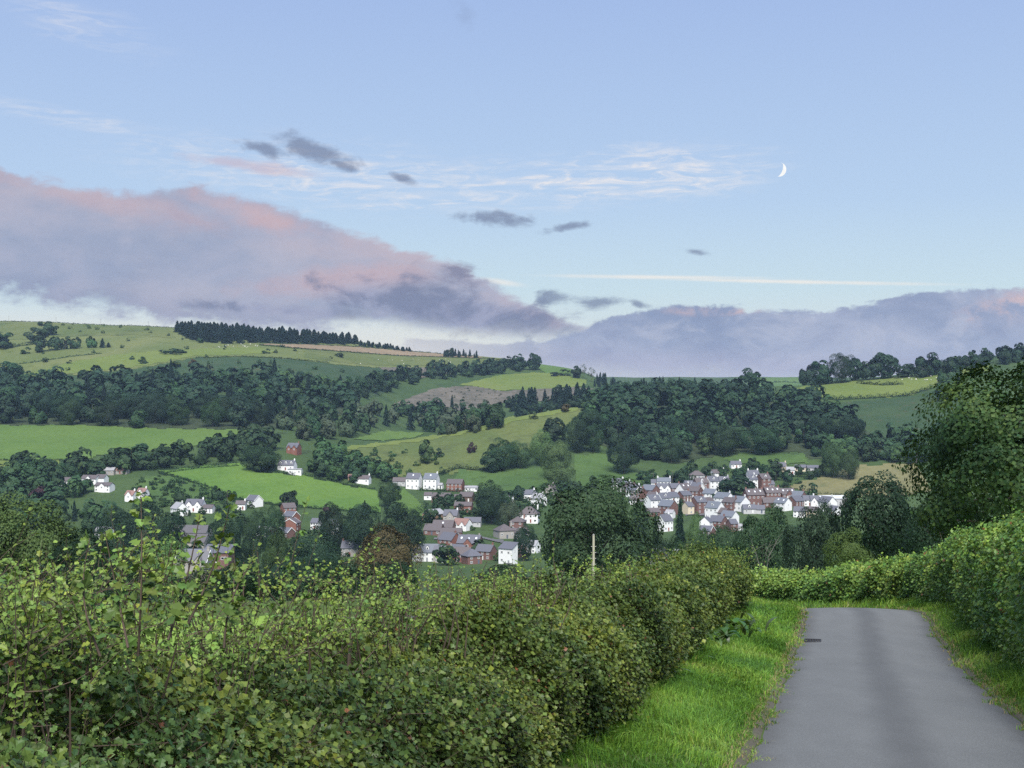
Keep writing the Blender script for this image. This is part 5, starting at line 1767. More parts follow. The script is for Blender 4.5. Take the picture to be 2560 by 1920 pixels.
def build_far_hedges():
    h = hedge_line
    h('dark hedge line under the brown ploughed strip', [(648, 864), (750, 873), (900, 884), (1000, 891), (1200, 897), (1290, 902)], 2.6, 2.2, DEEP, 1500, size=0.8)
    h('dark hedge line above the brown ploughed strip', [(640, 858), (760, 862), (900, 868), (1100, 885), (1200, 892)], 2.2, 2.0, DEEP, 1500, size=0.8)
    h('thin hedge along the left skyline', [(-60, 803), (150, 806), (400, 818), (470, 822)], 1.8, 1.6, DEEP, 1500, size=0.8)
    h('straggling hedge crossing the left hill pasture', [(-60, 906), (40, 912), (90, 906), (180, 892), (260, 884)], 2.2, 2.0, DARK, 1200, size=0.8)
    h('hedge bordering the top of the bracken slope', [(490, 896), (600, 892), (700, 896), (830, 908)], 2.0, 1.8, DEEP, 1300, size=0.8)
    h('dark hedge along the left part of the hilltop', [(28, 868), (70, 864), (110, 858)], 5, 4.0, DEEP, 1300, size=0.9)
    h('trimmed hedge under the broad left meadow', [(-60, 1152), (60, 1153), (165, 1152)], 1.8, 1.6, DARK, size=0.5)
    h('upper hedge above the bright meadow', [(370, 1178), (470, 1170), (600, 1156)], 1.8, 1.6, DARK, size=0.5)
    h('lower hedge above the bright meadow', [(400, 1186), (500, 1172), (604, 1166)], 2.2, 2.0, DARK, size=0.5)
    h('hedge down the left side of the bright meadow', [(396, 1184), (440, 1196), (500, 1212), (580, 1244)], 2.6, 2.4, DARK, size=0.5)
    h('dark hedge at the top right of the bright meadow', [(640, 1182), (700, 1184), (760, 1190), (876, 1216), (945, 1228)], 2.6, 2.4, DEEP, size=0.5)
    h('hedge at the foot of the bright meadow', [(580, 1248), (690, 1264), (860, 1278), (950, 1284)], 2.6, 2.2, DARK, size=0.5)
    h('neat dark hedge below the white three-storey houses', [(1044, 1226), (1120, 1229), (1190, 1232)], 2.8, 2.2, DEEP, size=0.5)
    h('hedge below the brown bungalows', [(1060, 1262), (1100, 1278), (1180, 1290), (1250, 1300)], 2.6, 2.4, DARK, size=0.5)
    h('dark hedge between the spur and the pastures', [(1100, 1190), (1140, 1172), (1200, 1178), (1270, 1170)], 4.0, 3.5, DEEP, size=0.6)
    h('hedge along the wood edge pasture', [(1560, 1216), (1650, 1208), (1700, 1204)], 3.0, 2.6, DEEP, size=0.5)
    h('dark hedge between estate and dry meadow', [(1960, 1192), (2060, 1194), (2090, 1196)], 4.0, 3.0, DEEP, size=0.5)
    h('hedge at the foot of the dry meadow', [(2040, 1236), (2120, 1238), (2260, 1244)], 1.8, 1.8, DARK, size=0.5)
    h('dark hedge along the bottom of the right hill meadow', [(1940, 994), (2100, 1000), (2180, 996), (2270, 990), (2340, 968)], 4.5, 4.0, DEEP, 1150, size=0.8)
    h('low bank of gorse in the middle of the right hill meadow', [(2145, 960), (2200, 964), (2260, 962)], 4.0, 7.0, DEEP, 1150, size=0.8)
    h('low hedge under the dark skyline copse', [(2010, 964), (2080, 960), (2130, 955)], 3.0, 3.0, DARK, 1150, size=0.8)
    h('hedge on the far hazy hill', [(1890, 960), (1960, 957), (2010, 961)], 6.0, 5.0, DARK, 2600, size=2.0)


build_woods()
build_named_trees()
overhanging_tree()
bare_branches()
build_far_hedges()
print('TREES', N_TREE)

# ------------------------------------------------------------------ buildings
WHITE = (0.80, 0.80, 0.78)
CREAM = (0.66, 0.58, 0.42)
BRICK = (0.165, 0.090, 0.076)
REDB = (0.215, 0.096, 0.070)
STONE = (0.33, 0.31, 0.28)
GREYW = (0.45, 0.45, 0.45)
BROWN = (0.12, 0.075, 0.055)
SLATE = (0.105, 0.108, 0.128)
BLUES = (0.13, 0.145, 0.17)
TILE = (0.100, 0.084, 0.084)
TERRA = (0.24, 0.14, 0.115)
PALER = (0.30, 0.30, 0.31)


def box_np(x0, x1, y0, y1, z0, z1):
    v = np.array([(x, y, z) for z in (z0, z1) for y in (y0, y1) for x in (x0, x1)], float)
    f = np.array([(0, 2, 3, 1), (4, 5, 7, 6), (0, 1, 5, 4), (2, 6, 7, 3), (0, 4, 6, 2), (1, 3, 7, 5)])
    return v, f


def me_box(name, mat, *b):
    v, f = box_np(*b)
    return mesh_np(name, v, f, [mat])


WIN_ME = {}


def window_meshes(w, h):
    k = (round(w, 2), round(h, 2))
    if k not in WIN_ME:
        # frame: four bars and a mullion, outward = -Y
        b = 0.13
        fr = join([box_np(-w / 2, w / 2, -0.09, 0.02, -h / 2, -h / 2 + b), box_np(-w / 2, w / 2, -0.09, 0.02, h / 2 - b, h / 2), box_np(-w / 2, -w / 2 + b, -0.085, 0.02, -h / 2 + b, h / 2 - b),
                   box_np(w / 2 - b, w / 2, -0.085, 0.02, -h / 2 + b, h / 2 - b), box_np(-b / 2, b / 2, -0.08, 0.02, -h / 2 + b, h / 2 - b)])
        pn = box_np(-w / 2 + b, w / 2 - b, -0.05, 0.02, -h / 2 + b, h / 2 - b)
        WIN_ME[k] = (mesh_np('window', *fr, [MAT_PAINT]), mesh_np('pane', *pn, [MAT_GLASS]))
    return WIN_ME[k]


def add_window(parent, x, y, z, rz=0.0, w=1.15, h=1.2, frame=(0.75, 0.75, 0.74)):
    a, b = window_meshes(w, h)
    o = obj('window', a, parent, frame)
    o.location = (x, y, z)
    o.rotation_euler = (0, 0, rz)
    obj('pane', b, o)
    return o


N_HOUSE = 0


def house(name, cat, P, L, D, H, Rr, rz, wall, roof, label, group=None, win=(3, 2), gwin=0, hip=False, chim=1, dorm=0, lights=0, door=True, trim=None, cross=0, chimc=None, ow=0.35, mono=False, timber=False, big=False):
    """L along the ridge, D across, H to the eaves, Rr roof rise; front is local -Y"""
    global N_HOUSE
    N_HOUSE += 1
    root = empty(name, (P[0], P[1], P[2]), rad(rz))
    tag(root, label, cat, group)
    l, d = L / 2, D / 2
    z0 = -2.0
    # walls (gables included)
    v = [(-l, -d, z0), (l, -d, z0), (l, d, z0), (-l, d, z0), (-l, -d, H), (l, -d, H), (l, d, H), (-l, d, H)]
    quads = [(0, 1, 5, 4), (2, 3, 7, 6), (1, 2, 6, 5), (3, 0, 4, 7)]
    tris = []
    if not hip and not mono:
        v += [(-l, 0, H + Rr), (l, 0, H + Rr)]
        tris = [(5, 6, 9), (7, 4, 8)]
    if mono:
        v += [(-l, d, H + Rr), (l, d, H + Rr)]
        tris = [(5, 6, 9), (7, 4, 8)]
        quads.append((6, 7, 8, 9))
    fl = [np.array(quads)] + ([np.array(tris)] if tris else [])
    obj('wall', mesh_np('wall', np.array(v, float), fl, [MAT_PAINT]), root, wall)
    # roof
    th = 0.2
    if hip:
        e = ow
        hl = max(l - d, 0.3)
        rv = [(-l - e, -d - e, H), (l + e, -d - e, H), (l + e, d + e, H), (-l - e, d + e, H), (-hl, 0, H + Rr), (hl, 0, H + Rr), (-l - e, -d - e, H - th), (l + e, -d - e, H - th), (l + e, d + e, H - th), (-l - e, d + e, H - th)]
        rf = [np.array([(0, 1, 5, 4), (2, 3, 4, 5), (6, 7, 1, 0), (7, 8, 2, 1), (8, 9, 3, 2), (9, 6, 0, 3), (9, 8, 7, 6)]), np.array([(1, 2, 5), (3, 0, 4)])]
        ro = obj('roof', mesh_np('roof', np.array(rv, float), rf, [MAT_ROOF]), root, roof)
    elif mono:
        e = ow
        sl = Rr / D
        rv, rf = [], []
        for zz in (0.03, th + 0.03):
            rv += [(-l - e, -d - e, H - e * sl + zz), (l + e, -d - e, H - e * sl + zz), (l + e, d + e, H + Rr + e * sl + zz), (-l - e, d + e, H + Rr + e * sl + zz)]
        _, bf = box_np(0, 1, 0, 1, 0, 1)
        bf = np.array([(3, 2, 1, 0), (4, 5, 6, 7), (0, 1, 5, 4), (1, 2, 6, 5), (2, 3, 7, 6), (3, 0, 4, 7)])
        ro = obj('roof', mesh_np('roof', np.array(rv, float), bf, [MAT_ROOF]), root, roof)
    else:
        e = ow
        sl = Rr / d
        rv = []
        for x in (-l - e * 0.6, l + e * 0.6):
            rv += [(x, -d - e, H - e * sl + 0.04), (x, 0, H + Rr + 0.04), (x, d + e, H - e * sl + 0.04), (x, d + e, H - e * sl + 0.04 + th), (x, 0, H + Rr + 0.06 + th), (x, -d - e, H - e * sl + 0.04 + th)]
        rf = [(5, 4, 10, 11), (4, 3, 9, 10), (0, 6, 7, 1), (1, 7, 8, 2), (0, 5, 11, 6), (2, 8, 9, 3), (0, 1, 4, 5), (1, 2, 3, 4), (7, 6, 11, 10), (8, 7, 10, 9)]
        ro = obj('roof', mesh_np('roof', np.array(rv, float), np.array(rf), [MAT_ROOF]), root, roof)
        if trim is not None:
            for sx in (-1, 1):
                x = sx * (l + e * 0.6 + 0.02)
                bv = []
                for xx in (x - 0.05, x + 0.05):
                    bv += [(xx, -d - e, H - e * sl - 0.1), (xx, 0, H + Rr - 0.1), (xx, d + e, H - e * sl - 0.1), (xx, d + e, H - e * sl + 0.27), (xx, 0, H + Rr + 0.33), (xx, -d - e, H - e * sl + 0.27)]
                bq = np.array([(0, 1, 4, 5), (1, 2, 3, 4), (7, 6, 11, 10), (8, 7, 10, 9), (5, 4, 10, 11), (4, 3, 9, 10), (0, 6, 7, 1), (1, 7, 8, 2), (0, 5, 11, 6), (2, 8, 9, 3)])
                obj('bargeboard', mesh_np('bargeboard', np.array(bv, float), bq, [MAT_PAINT]), root, trim)
    # windows on the front
    cols, rows = win
    for r in range(rows):
        zc = (H / max(rows, 1)) * (r + 0.5) + 0.12
        for c in range(cols):
            x = -l + L * (c + 0.5) / cols
            if r == 0 and door and cols > 1 and c == cols // 2:
                dv = obj('door', me_box('door', MAT_PAINT, -0.48, 0.48, -0.07, 0.03, 0, 2.05), root, R.choice([(0.30, 0.31, 0.33), (0.7, 0.7, 0.68), (0.10, 0.12, 0.16), (0.25, 0.08, 0.06)]))
                dv.location = (x, -d, 0.02)
                continue
            add_window(root, x, -d, zc, 0, 1.25 if not big else 2.6, 1.2)
    for sx in ((1, -1) if gwin else ()):
        for r in range(gwin):
            add_window(root, sx * l, 0, H * (r + 0.6) / max(gwin, 1) + (Rr * 0.15 if r == gwin - 1 else 0), sx * math.pi / 2, 0.8, 1.05)
    # chimneys
    for k in range(chim):
        x = (l - 0.5) * (1 if k == 0 else -1)
        pv = join([box_np(-0.42, 0.42, -0.32, 0.32, H + Rr * 0.55, H + Rr + 1.0), box_np(-0.5, 0.5, -0.4, 0.4, H + Rr + 1.0, H + Rr + 1.14), box_np(-0.25, -0.05, -0.1, 0.1, H + Rr + 1.14, H + Rr + 1.45), box_np(0.08, 0.28, -0.1, 0.1, H + Rr + 1.14, H + Rr + 1.45)])
        c = obj('chimney', mesh_np('chimney', *pv, [MAT_PAINT]), ro, chimc or ((0.24, 0.12, 0.09) if wall in (BRICK, REDB) else wall))
        c.location = (x, 0.02, 0)
    # dormers and rooflights on the front slope
    for k in range(dorm):
        x = -l + L * (k + 0.5) / dorm
        yd = -d * 0.62
        zb = H + Rr * (1 - 0.62)
        w_, hh = 0.75, 1.15
        dv = [(-w_, -0.35, -0.3), (w_, -0.35, -0.3), (w_, 1.6, -0.3), (-w_, 1.6, -0.3), (-w_, -0.35, hh), (w_, -0.35, hh), (w_, 1.6, hh), (-w_, 1.6, hh), (0, -0.35, hh + 0.65), (0, 1.6, hh + 0.65)]
        df = [np.array([(0, 1, 5, 4), (1, 2, 6, 5), (3, 0, 4, 7)]), np.array([(4, 5, 8)])]
        dm = obj('dormer', mesh_np('dormer', np.array(dv, float), df, [MAT_PAINT]), ro, (0.74, 0.74, 0.73))
        dm.location = (x, yd, zb)
        rv = np.array([(-w_ - 0.15, -0.5, hh - 0.1), (0, -0.5, hh + 0.75), (0, 1.7, hh + 0.75), (-w_ - 0.15, 1.7, hh - 0.1), (w_ + 0.15, -0.5, hh - 0.1), (w_ + 0.15, 1.7, hh - 0.1)])
        obj('dormer_roof', mesh_np('dormer_roof', rv, np.array([(0, 1, 2, 3), (1, 4, 5, 2)]), [MAT_ROOF]), dm, roof)
        pn = obj('pane', window_meshes(0.95, 1.0)[1], dm)
        pn.location = (0, -0.36, 0.45)
    for k in range(lights):
        x = -l + L * (k + 0.5) / lights
        f = 0.5 if k % 2 else 0.42
        y, z = -d * f, H + Rr * (1 - f) + 0.3
        a = math.atan2(Rr, d)
        o = obj('rooflight', LIGHT_ME, ro)
        o.location = (x, y, z)
        o.rotation_euler = (a, 0, 0)
    # small gables crossing the front
    for k in range(cross):
        x = -l + L * (k + 0.5) / cross
        w_ = min(L / cross * 0.36, 2.2)
        zr = H + min(Rr * 0.85, w_ * 1.05)
        gv = np.array([(-w_, -d - 0.5, z0), (w_, -d - 0.5, z0), (w_, -d - 0.5, H - 0.2), (-w_, -d - 0.5, H - 0.2), (0, -d - 0.5, zr), (w_, -d + 0.1, z0), (w_, -d + 0.1, H - 0.2), (-w_, -d + 0.1, z0), (-w_, -d + 0.1, H - 0.2)], float)
        gw = obj('front_gable', mesh_np('front_gable', gv, [np.array([(0, 1, 2, 3), (1, 5, 6, 2), (7, 0, 3, 8)]), np.array([(3, 2, 4)])], [MAT_PAINT]), root, wall)
        gw.location = (x, 0, 0)
        rv = np.array([(-w_ - 0.25, -d - 0.75, H - 0.4), (0, -d - 0.75, zr + 0.15), (0, 0, zr + 0.15), (-w_ - 0.25, -d + 0.5, H - 0.4), (w_ + 0.25, -d - 0.75, H - 0.4), (w_ + 0.25, -d + 0.5, H - 0.4)], float)
        obj('gable_roof', mesh_np('gable_roof', rv, np.array([(0, 1, 2, 3), (1, 4, 5, 2)]), [MAT_ROOF]), gw, roof)
        wn = add_window(gw, 0, -d - 0.5, H * 0.72, 0, 1.1, 1.1)
    if timber:
        for k in range(5):
            x = -l + L * (k + 0.5) / 5 + 0.9
            o = obj('timber', me_box('timber', MAT_PAINT, -0.09, 0.09, -0.05, 0.03, H * 0.5, H - 0.1), root, (0.05, 0.04, 0.035))
            o.location = (min(x, l - 0.2), -d, 0)
    return root


LIGHT_ME = mesh_np('rooflight', *box_np(-0.45, 0.45, -0.65, 0.65, -0.03, 0.06), [plain('rooflight_sky_glass', (0.75, 0.78, 0.8), 0.25, spec=0.6)])  # pale base colour paints the sky's reflection into the glass

ORG = {'6': (1500, 1170, 0.1492), '7': (1820, 1170, 0.1356), '5': (900, 1120, 0.2893), '4': (500, 1120, 0.2893), '3': (0, 1120, 0.2893), 'e': (1480, 1120, 0.2893), 'p': (0, 0, 1.0)}


def hs(key, x, y, dims, rz, wall, roof, label, name='house', cat='house', ymin=600, Y=None, group=None, **kw):
    ox, oy, s = ORG[key]
    px, py = ox + x * s, oy + y * s
    P = at(px, Y) if Y else hit(px, py, ymin)
    if Y:
        P[2] = -(py - HZ) / F * Y
    return house(name, cat, P, *dims, rz, wall, roof, label, group, **kw)


def build_estate():
    G1 = 'houses of the hillside estate'
    D1 = (9, 7.5, 5.0, 3.0)
    A = lambda *a, **k: hs(*a, group=G1, **k)
    A('6', 300, 335, (8, 6, 4.2, 2.5), 8, WHITE, SLATE, 'white cottage at the far left tip of the estate', chim=1)
    A('6', 430, 410, D1, -48, WHITE, BLUES, 'white gabled house second from the left tip of the estate')
    A('6', 505, 445, D1, -48, BRICK, TILE, 'brick house stepped between two white gables at the estate left')
    A('6', 580, 480, (9, 8, 5, 3), -48, WHITE, SLATE, 'white gable between brick neighbours at the estate left')
    A('6', 655, 495, (8, 7, 4.0, 2.6), -48, BRICK, TILE, 'low brick house right of the left white gables')
    A('6', 840, 475, (10, 9, 4.6, 3.2), -42, BRICK, BLUES, 'wide brick gable with pale grey roof in the upper left estate', gwin=1)
    A('6', 885, 520, (7, 5.5, 2.6, 2.0), -42, BRICK, TILE, 'low brick garage before the wide brick gable', win=(1, 1), chim=0, name='garage')
    A('6', 1065, 440, (9, 6.5, 4.6, 2.8), 3, WHITE, SLATE, 'white house with twin front gables at the top of the estate', cross=2, win=(2, 2), chim=0)
    A('6', 1070, 335, (9.5, 6, 4.8, 2.4), -4, WHITE, BLUES, 'long white house with pale slate roof behind the estate', win=(4, 2), chim=2)
    A('6', 915, 325, (5, 5.5, 3.4, 2.2), -4, WHITE, SLATE, 'small white wing left of the long white house', win=(2, 1), chim=0)
    A('6', 1245, 440, (8, 7, 4.6, 2.8), 22, BRICK, SLATE, 'brick house right of the twin-gabled white house')
    A('6', 1410, 470, (8.5, 7, 5.2, 3.4), 38, WHITE, TILE, 'white gable with brown roof and two rooflights mid estate', lights=2)
    A('6', 1500, 390, (8, 6.5, 4.5, 2.8), 20, GREYW, SLATE, 'grey house with a single white gable behind the mid estate')
    A('6', 1630, 430, (8, 6.5, 4.8, 3.0), -40, WHITE, SLATE, 'white house with raking gable below the brick dormer house', trim=WHITE)
    A('6', 1690, 410, (9, 7, 7.0, 3.0), 12, BRICK, TILE, 'three-storey brick house with dormer left of the tall white house', win=(2, 3), dorm=1)
    A('6', 1870, 398, (7.5, 7, 7.6, 3.2), 30, WHITE, SLATE, 'tall white three-storey house at the upper centre of the estate', win=(2, 3), dorm=1)
    A('6', 2065, 330, (7.5, 6.5, 5.0, 2.8), 12, GREYW, SLATE, 'grey house with dormer right of the tall white house', dorm=1, win=(2, 2))
    A('6', 1620, 185, (10.5, 8, 3.0, 3.2), 0, GREYW, TILE, 'grey bungalow with hipped roof above the estate', hip=True, win=(4, 1), chim=0, name='bungalow')
    A('6', 1975, 165, (10, 6, 3.6, 2.4), 18, WHITE, TILE, 'white cottage with white chimney above the estate', win=(3, 1), chim=1, name='cottage')
    A('6', 1850, 530, (8.5, 7, 4.4, 2.8), -38, WHITE, BLUES, 'white house with pale slate roof below the tall white house')
    A('6', 2075, 625, (10.5, 8.5, 5.2, 3.2), -46, WHITE, BLUES, 'big white gabled house in the centre of the estate')
    A('6', 2190, 690, (9, 7, 4.8, 2.8), -46, BRICK, TILE, 'brick house close right of the big white gabled house')
    A('6', 1410, 555, (8.5, 6.5, 4.2, 2.6), 38, BRICK, SLATE, 'brick house with long grey roof mid estate', lights=0)
    A('6', 1600, 500, (8, 7, 4.8, 2.8), -36, BRICK, TILE, 'brick gable with small round-headed window mid estate', gwin=1)
    A('6', 1190, 590, (9, 6.5, 4.4, 3.0), 36, WHITE, SLATE, 'white house with slim left gable in the left centre of the estate')
    A('6', 880, 690, (8.5, 7, 6.2, 3.2), 34, WHITE, SLATE, 'white house with dormer on the left front of the estate', dorm=1, win=(2, 2))
    A('6', 1060, 640, (7.5, 6.5, 5.6, 3.2), 34, WHITE, SLATE, 'second white house with dormer on the left front of the estate', dorm=1, win=(2, 2))
    A('6', 1140, 770, (10, 8, 5.4, 3.4), -44, BRICK, BLUES, 'stepped brick gable with pale grey roof on the left front')
    A('6', 1175, 835, (5, 5, 3.2, 1.8), -30, WHITE, PALER, 'small white annexe below the stepped brick gable', win=(1, 1), chim=0)
    A('6', 880, 800, (8, 6, 2.6, 2.2), 8, BRICK, TILE, 'brick garage block with brown roof on the left front', win=(2, 1), chim=0, name='garage')
    A('6', 560, 600, (6, 5, 2.5, 1.8), 5, WHITE, TILE, 'small white garage at the left foot of the estate', win=(2, 1), chim=0, name='garage')
    A('6', 1650, 755, (8, 7.5, 7.4, 3.2), 32, BRICK, SLATE, 'three-storey brick house with dormer and white bays at the centre', win=(2, 3), dorm=1)
    A('6', 1478, 770, (5, 6, 5.2, 2.6), 32, CREAM, SLATE, 'narrow cream house left of the brick house with white bays', win=(1, 2))
    A('6', 1800, 735, (8, 6.5, 6.0, 3.2), 40, WHITE, TILE, 'narrow white gable right of the brick house with white bays')
    A('6', 1925, 840, (9.5, 8, 6.8, 3.6), -44, WHITE, BLUES, 'tall white gable with dormer on the right front of the estate', dorm=1)
    A('6', 2050, 860, (9, 7, 4.4, 2.8), -48, BRICK, TILE, 'brick gable tucked under the tall white gable')
    A('6', 2170, 950, (9, 7.5, 5.4, 3.0), -44, WHITE, BLUES, 'white gable lowest on the right front')
    A('6', 1780, 1030, (6, 6.5, 4.8, 2.8), 62, WHITE, SLATE, 'white front gable at the foot of the estate', win=(1, 1), gwin=1)
    A('6', 1985, 1000, (9, 7.5, 4.2, 3.0), -42, BRICK, SLATE, 'brick house with grey roof at the foot of the estate', gwin=1)
    A('6', 1085, 1050, (7.5, 6.5, 6.2, 3.4), 40, WHITE, SLATE, 'white gable among the firs below the estate')
    A('6', 1790, 1130, (8, 6.5, 3.0, 2.6), -35, BRICK, SLATE, 'dark roof with white gutter below the white front gable', trim=WHITE, chim=0)
    A('7', 420, 395, (7, 7, 7.2, 3.2), 32, WHITE, SLATE, 'tall white house left of the tall brick house at the top right', win=(2, 3), dorm=1)
    A('7', 455, 260, (8, 6, 6.0, 2.6), 10, WHITE, SLATE, 'white house with tall white chimney behind the tall white one', chim=2)
    A('7', 655, 400, (7.5, 7.5, 8.0, 3.2), 24, BRICK, TILE, 'tallest brick house with dormer at the top right of the estate', win=(2, 3), dorm=1)
    A('7', 780, 410, (4.5, 5, 4.4, 2.2), 16, BRICK, SLATE, 'low brick house leaning on the tallest brick house', win=(2, 2), chim=0)
    A('7', 470, 690, (12, 8.5, 7.2, 3.6), 14, BRICK, TILE, 'big brick terrace with three rooflights and tall gable chimney', win=(4, 2), lights=3, chim=2, name='terrace_house')
    A('7', 800, 600, (10.5, 8, 5.6, 3.4), 12, BRICK, TILE, 'second brick terrace with three rooflights', win=(4, 2), lights=3, chim=1, name='terrace_house')
    A('7', 1080, 610, (10, 8, 5.0, 3.6), 14, BRICK, TILE, 'third brick terrace with a brick cross gable', win=(3, 2), lights=3, chim=0, cross=1, name='terrace_house')
    A('7', 1290, 640, (9, 8, 4.8, 3.0), -40, BRICK, BLUES, 'brick gable at the right end of the brick terraces', gwin=1)
    A('7', 210, 770, (10, 9, 5.4, 3.4), -48, WHITE, BLUES, 'largest plain white gable at the right centre of the estate')
    A('7', 760, 720, (9.5, 6.5, 3.2, 3.0), 6, BRICK, TILE, 'long dark roof with a tiny white gable before the brick terraces', win=(2, 1), chim=0)
    A('7', 1010, 765, (9, 7.5, 4.6, 3.0), -50, WHITE, BLUES, 'white gable with rooflights right of the long dark roof', gwin=1, lights=2)
    A('7', 1250, 700, (9, 7, 3.6, 3.0), 40, BRICK, SLATE, 'brick gable with grey roof before the brick terraces', chim=0)
    A('7', 1480, 690, (8, 6.5, 4.0, 2.6), 5, WHITE, SLATE, 'white house with grey roof left of the twin white gables', chim=1)
    A('7', 1620, 700, (8, 6.5, 4.2, 2.6), 2, WHITE, SLATE, 'house with twin small white gables at the right end', cross=2, win=(2, 1), chim=0)
    A('7', 1830, 785, (9, 8.5, 5.8, 3.4), -54, WHITE, SLATE, 'white gable last on the right of the estate', gwin=1)
    A('7', 1960, 870, (6, 5, 3.6, 2.4), -50, WHITE, SLATE, 'low white gable showing through the trees at the right', chim=0)
    A('7', 1320, 900, (7, 6, 4.0, 2.4), -20, WHITE, SLATE, 'white house half hidden by trees below the right terraces', chim=0)
    A('7', 1570, 900, (7, 6, 4.0, 2.4), -30, CREAM, TILE, 'cream house half hidden by trees below the twin gables', chim=0)
    A('7', 380, 830, (8, 6, 3.0, 2.4), 4, GREYW, SLATE, 'low grey house with dormer below the largest white gable', dorm=1, win=(2, 1), chim=0)
    A('7', 560, 830, (8, 6, 2.6, 2.4), -8, GREYW, SLATE, 'low dark roof right of the low grey house', win=(2, 1), chim=0)
    A('7', 75, 1160, (5, 5, 4.6, 2.4), 25, BRICK, SLATE, 'narrow brick house low beside the round green tree', win=(1, 2), chim=0)
    A('7', 195, 1150, (5, 4, 2.6, 1.2), 0, WHITE, PALER, 'small white outbuilding low beside the round green tree', win=(1, 1), chim=0)
    # industrial shed
    hs('7', 1900, 690, (17, 14, 5.0, 1.6), 4, GREYW, (0.55, 0.57, 0.58), 'wide pale metal-roofed shed at the right end of the estate', name='warehouse', cat='warehouse', win=(3, 1), chim=0, door=False)
    # cottages higher up
    hs('e', 1240, 172, (8, 5.5, 3.0, 2.2), 8, WHITE, SLATE, 'small white cottage alone in the trees above the estate', name='cottage', win=(3, 1))
    hs('e', 1625, 205, (9, 6, 4.2, 2.8), -22, CREAM, SLATE, 'cream cottage with stout chimney above the dry meadow', name='cottage', win=(3, 1), chim=2)
    hs('e', 1715, 225, (6, 5, 3.2, 2.0), -8, WHITE, PALER, 'white garden room below the cream cottage', name='garden_room', cat='house', win=(2, 1), chim=0)
    hs('e', 1800, 196, (8, 5, 2.6, 1.8), -12, CREAM, SLATE, 'long low cream building right of the cream cottage', name='outbuilding', cat='house', win=(3, 1), chim=0)
    hs('e', 1905, 196, (9, 5, 2.4, 1.6), 4, GREYW, SLATE, 'low grey outbuilding farthest right above the estate', name='outbuilding', cat='house', win=(3, 1), chim=0)


